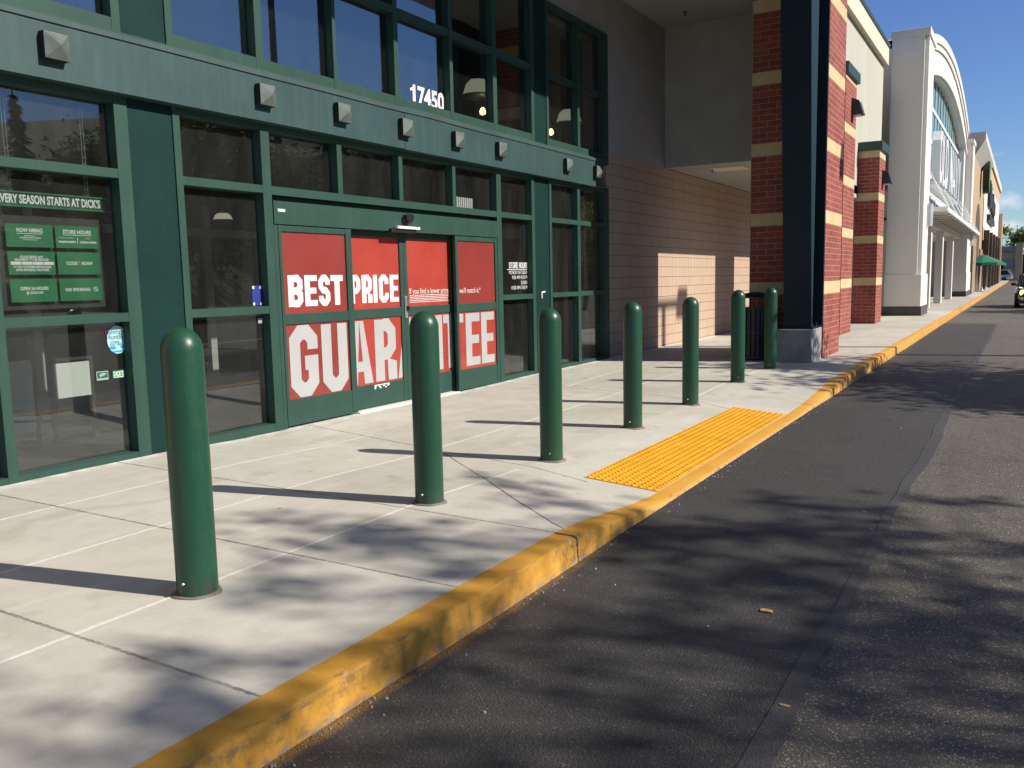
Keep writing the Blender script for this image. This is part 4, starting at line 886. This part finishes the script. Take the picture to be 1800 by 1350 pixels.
# ------------------------------------------------------------------ long white and brown shop
ls = thing('long_shop', 'cream shop front with dark brown stone pilasters and black lettering high up', 'shop', (-3, 95, 0), None, True)
MB().box(-12, -3.0, 77.1, 118, 4.9, 9.2).build('white_wall', 'white', ls); MB().box(-12, -2.98, 77.1, 118, 9.201, 10.6).build('tan_wall', 'tan2', ls)
MB().box(-12, -2.99, 77.1, 118, 3.9, 4.899).build('tan_band', 'tan2', ls)
MB().box(-12, -2.82, 77.35, 118, 10.601, 11.3).build('cornice', 'cream', ls); MB().box(-12, -3.5, 77.1, 121, -.1, 3.899).build('ground_wall', 'stonev', ls)
MB().box(-9, -2.6, 118.01, 121, -.1, 8.2).build('end_pier', 'tan2', ls)
for k, y in enumerate((78.5, 86.5, 94, 102, 111, 120)): MB().box(-3.4, -2.6, y, y+1.0, -.1, 4.7+.1*k).build('pilaster', 'brown', ls)
mb = MB(); 
for y0, y1, z0, z1 in ((83, 84.3, 6.9, 9.0), (85, 87.5, 6.9, 8.6), (85, 86, 8.6, 8.9), (88.3, 90.5, 6.8, 8.3), (91.2, 93.0, 6.6, 8.5), (93.8, 95.0, 5.9, 8.0), (95.5, 97.5, 6.8, 7.9)): mb.box(-2.999, -2.78, y0, y1, z0, z1)
mb.build('sign_lettering', 'black', ls)
mb = MB(); mb.box(-2.999, -2.75, 83, 96, 5.7, 6.2); mb.build('sign_line', 'black', ls)
# distant building
db = thing('distant_store', 'distant grey beige store with a blue grey parapet at the end of the road', 'shop', (-8, 165, 0), None, True)
MB().box(-22, -.9, 163, 180, -.2, 4.6).build('wall', 'tan2', db); MB().box(-22.3, -.7, 162.6, 180.3, 4.61, 5.4).build('parapet', 'blue_roof', db)
MB().box(-1.5, -.5, 162.5, 170, -.2, 6.0).build('corner_pier', 'tan2', db); MB().box(.6, 1.1, 168, 176, -.2, 5.6).build('corner_pier', 'tan2', db); MB().box(-.49, .59, 170, 180, -.2, 4.2).build('wall', 'brown', db)
MB().box(-8, -3.2, 162.7, 162.99, -.2, 2.6).build('shop_window', 'car_glass', db); MB().box(-3.1, -1.7, 162.8, 162.99, 1.9, 3.3).build('panel', 'blue_roof', db)

# ------------------------------------------------------------------ umbrellas
def umbrella():
    t = thing('patio_umbrella', '', 'umbrella', (0, 0, 0), 'green umbrellas outside the coffee shop'); mb = MB(); n_ = 8; rr, z0, z1 = 1.32, 2.02, 2.62
    for k in range(n_):
        a, b = 2*math.pi*k/n_, 2*math.pi*(k+1)/n_; A = (rr*math.cos(a), rr*math.sin(a), z0); B = (rr*math.cos(b), rr*math.sin(b), z0); m_ = ((A[0]+B[0])/2*.97, (A[1]+B[1])/2*.97, z0+.03)
        mb.poly([(0, 0, z1), A, m_]); mb.poly([(0, 0, z1), m_, B])
    mb.build('canopy', 'cloth_green', t, fix=False); mb = MB()
    for k in range(n_):
        a, b = 2*math.pi*k/n_, 2*math.pi*(k+1)/n_; p = [(rr*math.cos(q), rr*math.sin(q)) for q in (a, b)]
        mb.poly([(*p[0], z0-.002), (*p[1], z0-.002), (p[1][0], p[1][1], z0-.16), (p[0][0], p[0][1], z0-.16)])
    mb.build('valance', 'cloth_green', t, fix=False)
    mb = MB(); mb.tube((0, 0, 0), (0, 0, 2.7), .028); mb.build('pole', 'grey_metal', t)
    mb = MB(); mb.lathe([(.36, -.02), (.36, .05), (.1, .09), (.05, .3), (.03, .31)], (0, 0, 0), 20); mb.build('base', 'silver', t)
    mb = MB()
    for k in range(n_): a = 2*math.pi*k/n_; mb.tube((0, 0, 2.1), (.75*math.cos(a), .75*math.sin(a), 2.26), .012, None, 5)
    mb.build('rib', 'grey_metal', t); return t
um = umbrella(); um.location = (-2.62, 69.5, 0); um['label'] = 'nearer green patio umbrella on a grey pole by the kerb'; dup(um, (-2.5, 73.5, -.02), 'farther green patio umbrella just behind the first one', .3)

# ------------------------------------------------------------------ vehicles (front towards +y locally)
def car(name, label, cat, paint, Lg, W, H, kind):
    t = thing(name, label, cat); hw = W/2; sed = kind == 'sedan'
    # body loft: y, z_top, half width, z_low
    if sed: ST = [(Lg/2, .50, .55, .25), (Lg/2-.08, .66, .70, .2), (Lg/2-.4, .76, .86, .18), (Lg/2-1.1, .90, .97, .2), (.5, .96, 1, .2), (-.6, .97, 1, .2), (-1.3, .99, .98, .2), (-Lg/2+.25, 1.0, .9, .22), (-Lg/2+.04, .92, .8, .3), (-Lg/2, .7, .74, .35)]
    else: ST = [(Lg/2, .6, .6, .28), (Lg/2-.1, .8, .78, .22), (Lg/2-.6, .95, .92, .2), (Lg/2-1.2, 1.05, .98, .2), (.5, 1.08, 1, .2), (-1, 1.1, 1, .2), (-Lg/2+.2, 1.1, .96, .25), (-Lg/2, 1.0, .9, .35)]
    mb = MB()
    for y, zt_, k, zl in ST:
        wv = hw*k; mb.v += [(-wv*.8, y, zl), (-wv*.97, y, zl+.1), (-wv, y, zl+(zt_-zl)*.45), (-wv*.96, y, zt_-.12), (-wv*.84, y, zt_-.02), (-wv*.4, y, zt_+.025), (wv*.4, y, zt_+.025), (wv*.84, y, zt_-.02), (wv*.96, y, zt_-.12), (wv, y, zl+(zt_-zl)*.45), (wv*.97, y, zl+.1), (wv*.8, y, zl)]
    m_ = 12
    for j in range(len(ST)-1):
        for i in range(m_): mb.f.append((j*m_+i, j*m_+(i+1) % m_, (j+1)*m_+(i+1) % m_, (j+1)*m_+i))
    mb.f.append(tuple(range(m_))); mb.f.append(tuple((len(ST)-1)*m_+i for i in reversed(range(m_))))
    body = mb.build('body', paint, t, smooth=True)
    # cabin
    CB = [(Lg/2-1.25, .90, .88), (.55, H-.06, .74), (-.2, H, .74), (-1.0, H-.05, .72), (-1.75, .98, .80)] if sed else [(Lg/2-1.15, 1.02, .9), (Lg/2-1.85, H-.08, .78), (0, H, .8), (-Lg/2+.5, H-.04, .78), (-Lg/2+.08, 1.05, .86)]
    mb = MB()
    for y, z, k in CB:
        zb_ = .9 if sed else 1.02
        mb.v += [(-hw*.9, y, zb_-.03), (-hw*k, y, max(z-.06, zb_-.02)), (-hw*k*.8, y, max(z, zb_)), (hw*k*.8, y, max(z, zb_)), (hw*k, y, max(z-.06, zb_-.02)), (hw*.9, y, zb_-.03)]
    for j in range(len(CB)-1):
        for i in range(6): mb.f.append((j*6+i, j*6+(i+1) % 6, (j+1)*6+(i+1) % 6, (j+1)*6+i))
    mb.f.append(tuple(range(6))); mb.f.append(tuple((len(CB)-1)*6+i for i in reversed(range(6))))
    mb.build('windows', 'car_glass', t)
    mb = MB(); c1, c2 = CB[1], CB[-2]
    pts = [CB[1], CB[2], CB[3]]
    for a, b in zip(pts, pts[1:]):
        mb.poly([(-hw*a[2]*.86, a[0], a[1]+.012), (hw*a[2]*.86, a[0], a[1]+.012), (hw*b[2]*.86, b[0], b[1]+.012), (-hw*b[2]*.86, b[0], b[1]+.012)])
        for s_ in (-1, 1): mb.poly([(s_*hw*a[2]*.86, a[0], a[1]+.012), (s_*hw*b[2]*.86, b[0], b[1]+.012), (s_*hw*(b[2]+.012), b[0], b[1]-.085), (s_*hw*(a[2]+.012), a[0], a[1]-.085)])
    for s_ in (-1, 1):
        for a, b in ((CB[0], CB[1]), (CB[-1], CB[-2])): mb.tube((s_*hw*.885, a[0], a[1]), (s_*hw*b[2]*.93, b[0], b[1]-.01), .035, None, 6)
        mb.tube((s_*hw*.915, -.15, .93 if sed else 1.06), (s_*hw*.78, -.2, H-.05), .04, None, 6)
    mb.build('roof', paint, t, smooth=True)
    for s_ in (-1, 1):
        for y in (Lg/2-.85, -Lg/2+.85):
            rr = .32 if sed else .34; mb = MB(); mb.lathe([(rr*.65, -.1), (rr*.95, -.1), (rr, -.07), (rr, .07), (rr*.95, .1), (rr*.65, .1)], (s_*(hw-.1), y, rr), 24, 'x'); wh = mb.build('wheel', 'rubber_and_shade', t)
            mb = MB(); mb.lathe([(rr*.64, -.08), (rr*.64, .085), (rr*.2, .09), (rr*.1, .07)], (0, 0, 0), 20, 'x'); mb.v = [(s_*x+s_*(hw-.1), yy_+y, zz_+rr) for x, yy_, zz_ in mb.v]; mb.build('rim', 'silver', wh)
        mb = MB(); mb.lathe([(0, .05), (.09, .03), (.12, -.02), (.10, -.1)], (0, 0, 0), 16, 'y'); mb.v = [(x+s_*hw*.66, yy_+Lg/2-.16, zz_+.64+(.1 if not sed else 0)) for x, yy_, zz_ in mb.v]; mb.build('headlight', 'headlight' if kind == 'sedan' else 'silver', t, smooth=True)
        mb = MB(); mb.lathe([(0, .03), (.07, .02), (.085, -.05)], (0, 0, 0), 14, 'y'); mb.v = [(x+s_*hw*.66, yy_+Lg/2-.06, zz_+.40) for x, yy_, zz_ in mb.v]; mb.build('fog_lamp', 'silver', t)
        mb = MB(); mb.box(s_*hw*.72-.1, s_*hw*.72+.1, -Lg/2-.012, -Lg/2+.1, .74 if sed else .85, .92 if sed else 1.15); mb.build('tail_light', 'tail', t, bevel=.02)
        mb = MB(); mb.box(s_*(hw+.07)-.09, s_*(hw+.07)+.09, Lg/2-1.52, Lg/2-1.42, .93, 1.06); mb.tube((s_*(hw-.1), Lg/2-1.45, .93), (s_*(hw+.03), Lg/2-1.46, .97), .025); mb.build('wing_mirror', 'black', t, bevel=.02)
    mb = MB(); mb.box(-.32, .32, Lg/2-.02, Lg/2+.012, .34, .46); mb.build('grille', 'black', t); mb = MB(); mb.box(-.26, .26, Lg/2+.013, Lg/2+.022, .28, .335) if False else mb.box(-.18, .18, -Lg/2-.02, -Lg/2-.003, .55, .66); mb.build('number_plate', 'vinyl', t)
    mb = MB(); mb.box(-hw*.82, hw*.82, Lg/2-.25, Lg/2-.01, .2, .31); mb.build('bumper', 'black', t, bevel=.03)
    if sed: mb = MB(); mb.box(-.3, .3, Lg/2-1.1, Lg/2-.62, .86, .945); mb.build('bonnet_scoop', paint, t, bevel=.03)
    return t
RZ = -.15
c1 = car('parked_car', 'black car with round lit headlights coming along the road at the right edge', 'car', 'car_black', 4.4, 1.74, 1.44, 'sedan'); c1.name = 'car'; c1.location = (.52, 43.9, RZ); c1.rotation_euler = (0, 0, math.pi)
c2 = car('minivan', 'silver minivan seen side-on beyond the end of the kerb', 'minivan', 'car_silver', 4.9, 1.9, 1.78, 'van'); c2.location = (-4.1, 150, RZ); c2.rotation_euler = (0, 0, R(78))
c3 = car('car', 'dark car half hidden in front of the silver minivan', 'car', 'car_blue', 4.4, 1.75, 1.42, 'van'); c3.location = (-5.2, 141, RZ); c3.rotation_euler = (0, 0, R(-75))
c4 = car('car', 'small dark car far down the road, seen from behind', 'car', 'car_blue', 4.5, 1.8, 1.6, 'van'); c4.location = (.6, 153, RZ); c4.rotation_euler = (0, 0, R(4))

# ------------------------------------------------------------------ lamp post (reflected in the glass, shades the block wall)
t = thing('lamp_post', 'tall dark parking lot lamp post reflected in the upper windows', 'lamp post', (7.8, 20.25, -.15))
mb = MB(); mb.tube((0, 0, 0), (0, 0, 11.3), .13, .1, 12); mb.build('pole', 'black', t); MB().box(-.3, .3, -.3, .3, 0, .75).build('base', 'pedestal', t, bevel=.03)
mb = MB(); mb.box(-.06, .06, -.9, .9, 11.3, 11.4); mb.build('arm', 'black', t)
for s_ in (-1, 1): MB().box(-.28, .28, s_*1.1-.3, s_*1.1+.3, 11.2, 11.5).build('lamp_head', 'black', t, bevel=.03)

# ------------------------------------------------------------------ trees
def tree(name, label, H, cz, rx, rz, ncl, nl, ls_, mat, seed, trunk=.12, group=None, cl=.5, fixed=None):
    rr = random.Random(seed); t = thing(name, label, 'tree', (0, 0, 0), group); mb = MB(); base = Vector((0, 0, -.1)); p = base; hz = cz-rz*.5
    pts = [Vector((rr.uniform(-.1, .1)*k, rr.uniform(-.1, .1)*k, -.1+(hz+.1)*k/4)) for k in range(5)]
    for k in range(4): mb.tube(pts[k], pts[k+1], trunk*(1-.1*k), trunk*(1-.1*(k+1)), 9)
    cs_ = []
    if fixed: cs_ = list(fixed)
    while len(cs_) < ncl:
        q = Vector((rr.uniform(-1, 1), rr.uniform(-1, 1), rr.uniform(-1, 1)))
        if .25 < q.length < 1: cs_.append(Vector((q.x*rx, q.y*rx, cz+q.z*rz)))
    for c_ in cs_:
        mid = pts[-1].lerp(c_, .45)+Vector((0, 0, .15)); kq = .35 if fixed else 1; mb.tube(pts[-1] if rr.random() < .6 else pts[-2], mid, trunk*.4*kq, trunk*.22*kq, 5); mb.tube(mid, c_, trunk*.22*kq, trunk*.06*kq, 5)
    mb.build('trunk', 'bark', t, smooth=True, fix=False)
    mb = MB()
    for i in range(nl):
        c_ = cs_[i % ncl]; q = Vector((rr.gauss(0, 1), rr.gauss(0, 1), rr.gauss(0, .8)))*cl*.55*(rx/2.2); p = c_+q
        a = Vector((rr.uniform(-1, 1), rr.uniform(-1, 1), rr.uniform(-.6, .6))).normalized(); b = a.cross(Vector((rr.uniform(-1, 1), rr.uniform(-1, 1), rr.uniform(-1, 1)))).normalized(); s_ = ls_*rr.uniform(.6, 1.3)
        mb.poly([p-a*s_, p+b*s_*.5, p+a*s_, p-b*s_*.5])
    mb.build('crown', mat, t, fix=False); return t
TG = 'trees in the parking lot opposite the store'
rq = random.Random(31); CLS = []; e1 = Vector((-SUNV.y, SUNV.x, 0)).normalized(); e2 = SUNV.cross(e1).normalized()
if e2.z < 0: e2 = -e2
for i in range(-8, 9):
    for j in range(-7, 8):
        u_, w_ = i*.40+rq.uniform(-.17, .17), j*.34+rq.uniform(-.15, .15); rr_ = math.hypot(u_/2.9, w_/2.15)
        if rr_ < rq.uniform(.72, 1.05) and rq.random() > .13+.26*(w_ > .5): CLS.append(e1*u_+e2*w_+SUNV*rq.uniform(-1.6, 1.6)+Vector((0, 0, 8.0)))
a = tree('parking_lot_tree', 'leafy tree opposite the store, shading the near pavement and road', 12, 8.0, 2.2, 2.4, len(CLS), len(CLS)*44, .085, 'leaf', 3, .16, TG, .27, CLS); a.location = (10.5, 6.0, -.15)
b = tree('parking_lot_tree', 'leafy tree opposite the store, reflected in the window left of the doors', 7, 4.5, 2.6, 1.75, 54, 16000, .09, 'leaf', 5, .14, TG, .6); b.location = (5.8, 15.2, -.15)
c = tree('parking_lot_tree', 'yellow green tree reflected in the last window beside the block wall', 6, 3.6, 2.2, 1.7, 36, 7000, .10, 'leaf2', 8, .14, TG, .6); c.location = (6.6, 40, -.15)
FG = 'trees far down the road'
for k, (x, y, hh) in enumerate(((-9, 196, 11.5), (-3.2, 203, 11.2), (1.5, 199, 11.5), (5, 206, 12))):
    a = tree('roadside_tree', ('yellow green tree showing above the pilasters at the end of the road', 'low yellow green tree above the left half of the distant store', 'green tree above the right end of the distant store', 'green tree at the right edge beyond the parked cars')[k], hh, hh*.62, 3.6, hh*.36, 26, 2200, .30, ('leaf2', 'leaf2', 'leaf', 'leaf')[k], 20+k, .2, FG, .6); a.location = (x, y, -.2)
# wooded hill across the road, seen in the glass
mb = MB(); hs = []
for i in range(25):
    for j in range(5):
        y = -120+i*20; x = (48, 58, 70, 90, 130)[j]; z = (-.3, 3.5, 8, 15.5, 23)[j]*(.95+max(0, y-40)/140)+1.2*math.sin(i*.9+j)*(j > 0); mb.v.append((x, y, z))
mb.f = [(i*5+j, i*5+j+1, i*5+j+6, i*5+j+5) for i in range(24) for j in range(4)]; struct(mb.build('hill', 'grass'))
mb = MB(); rr = random.Random(11)
for k in range(260):
    y = rr.uniform(-60, 190); j = rr.random(); x = 50+j*30; zb_ = j*11.5*(.95+max(0, y-40)/140); h_ = rr.uniform(4.5, 8); rw = rr.uniform(2, 3.4)
    for q in range(95):
        t_ = rr.random(); wd = rw*(1-abs(t_-.45)*1.2); an = rr.uniform(0, 6.28); p = Vector((x+wd*math.cos(an)*rr.random()**.5, y+wd*math.sin(an)*rr.random()**.5, zb_+.6+h_*t_))
        a = Vector((rr.uniform(-1, 1), rr.uniform(-1, 1), rr.uniform(-1, 1))).normalized(); b = a.orthogonal().normalized(); s_ = rr.uniform(.4, .9); mb.poly([p-a*s_, p+b*s_*.6, p+a*s_, p-b*s_*.6])
fo = mb.build('forest', 'leaf_dark', fix=False); fo['kind'] = 'stuff'; fo['label'] = 'dark wooded hillside across the road, reflected in the store windows'; fo['category'] = 'forest'
t = thing('conifer', 'tall dark conifer standing above the wooded hill in the left window reflection', 'tree', (62, 42.6, 5.6)); mb = MB(); mb.tube((0, 0, 0), (0, 0, 13.5), .3, .05); mb.build('trunk', 'bark', t); mb = MB()
for q in range(1500):
    z = 1+11.6*rr.random()**1.1; wd = 3.0*(1-(z-1.5)/12.4)*(.7+.3*math.sin(z*5)); an = rr.uniform(0, 6.28); ra = wd*rr.random()**.5; p = Vector((ra*math.cos(an), ra*math.sin(an), z-ra*.25)); a = Vector((math.cos(an), math.sin(an), -.3)).normalized(); b = Vector((-math.sin(an), math.cos(an), .2)); s_ = .35
    mb.poly([p-a*s_, p+b*s_*.5, p+a*s_, p-b*s_*.5])
mb.build('crown', 'leaf_dark', t, fix=False)

for o in bpy.data.objects:
    if 'world_mesh' in o: del o['world_mesh']
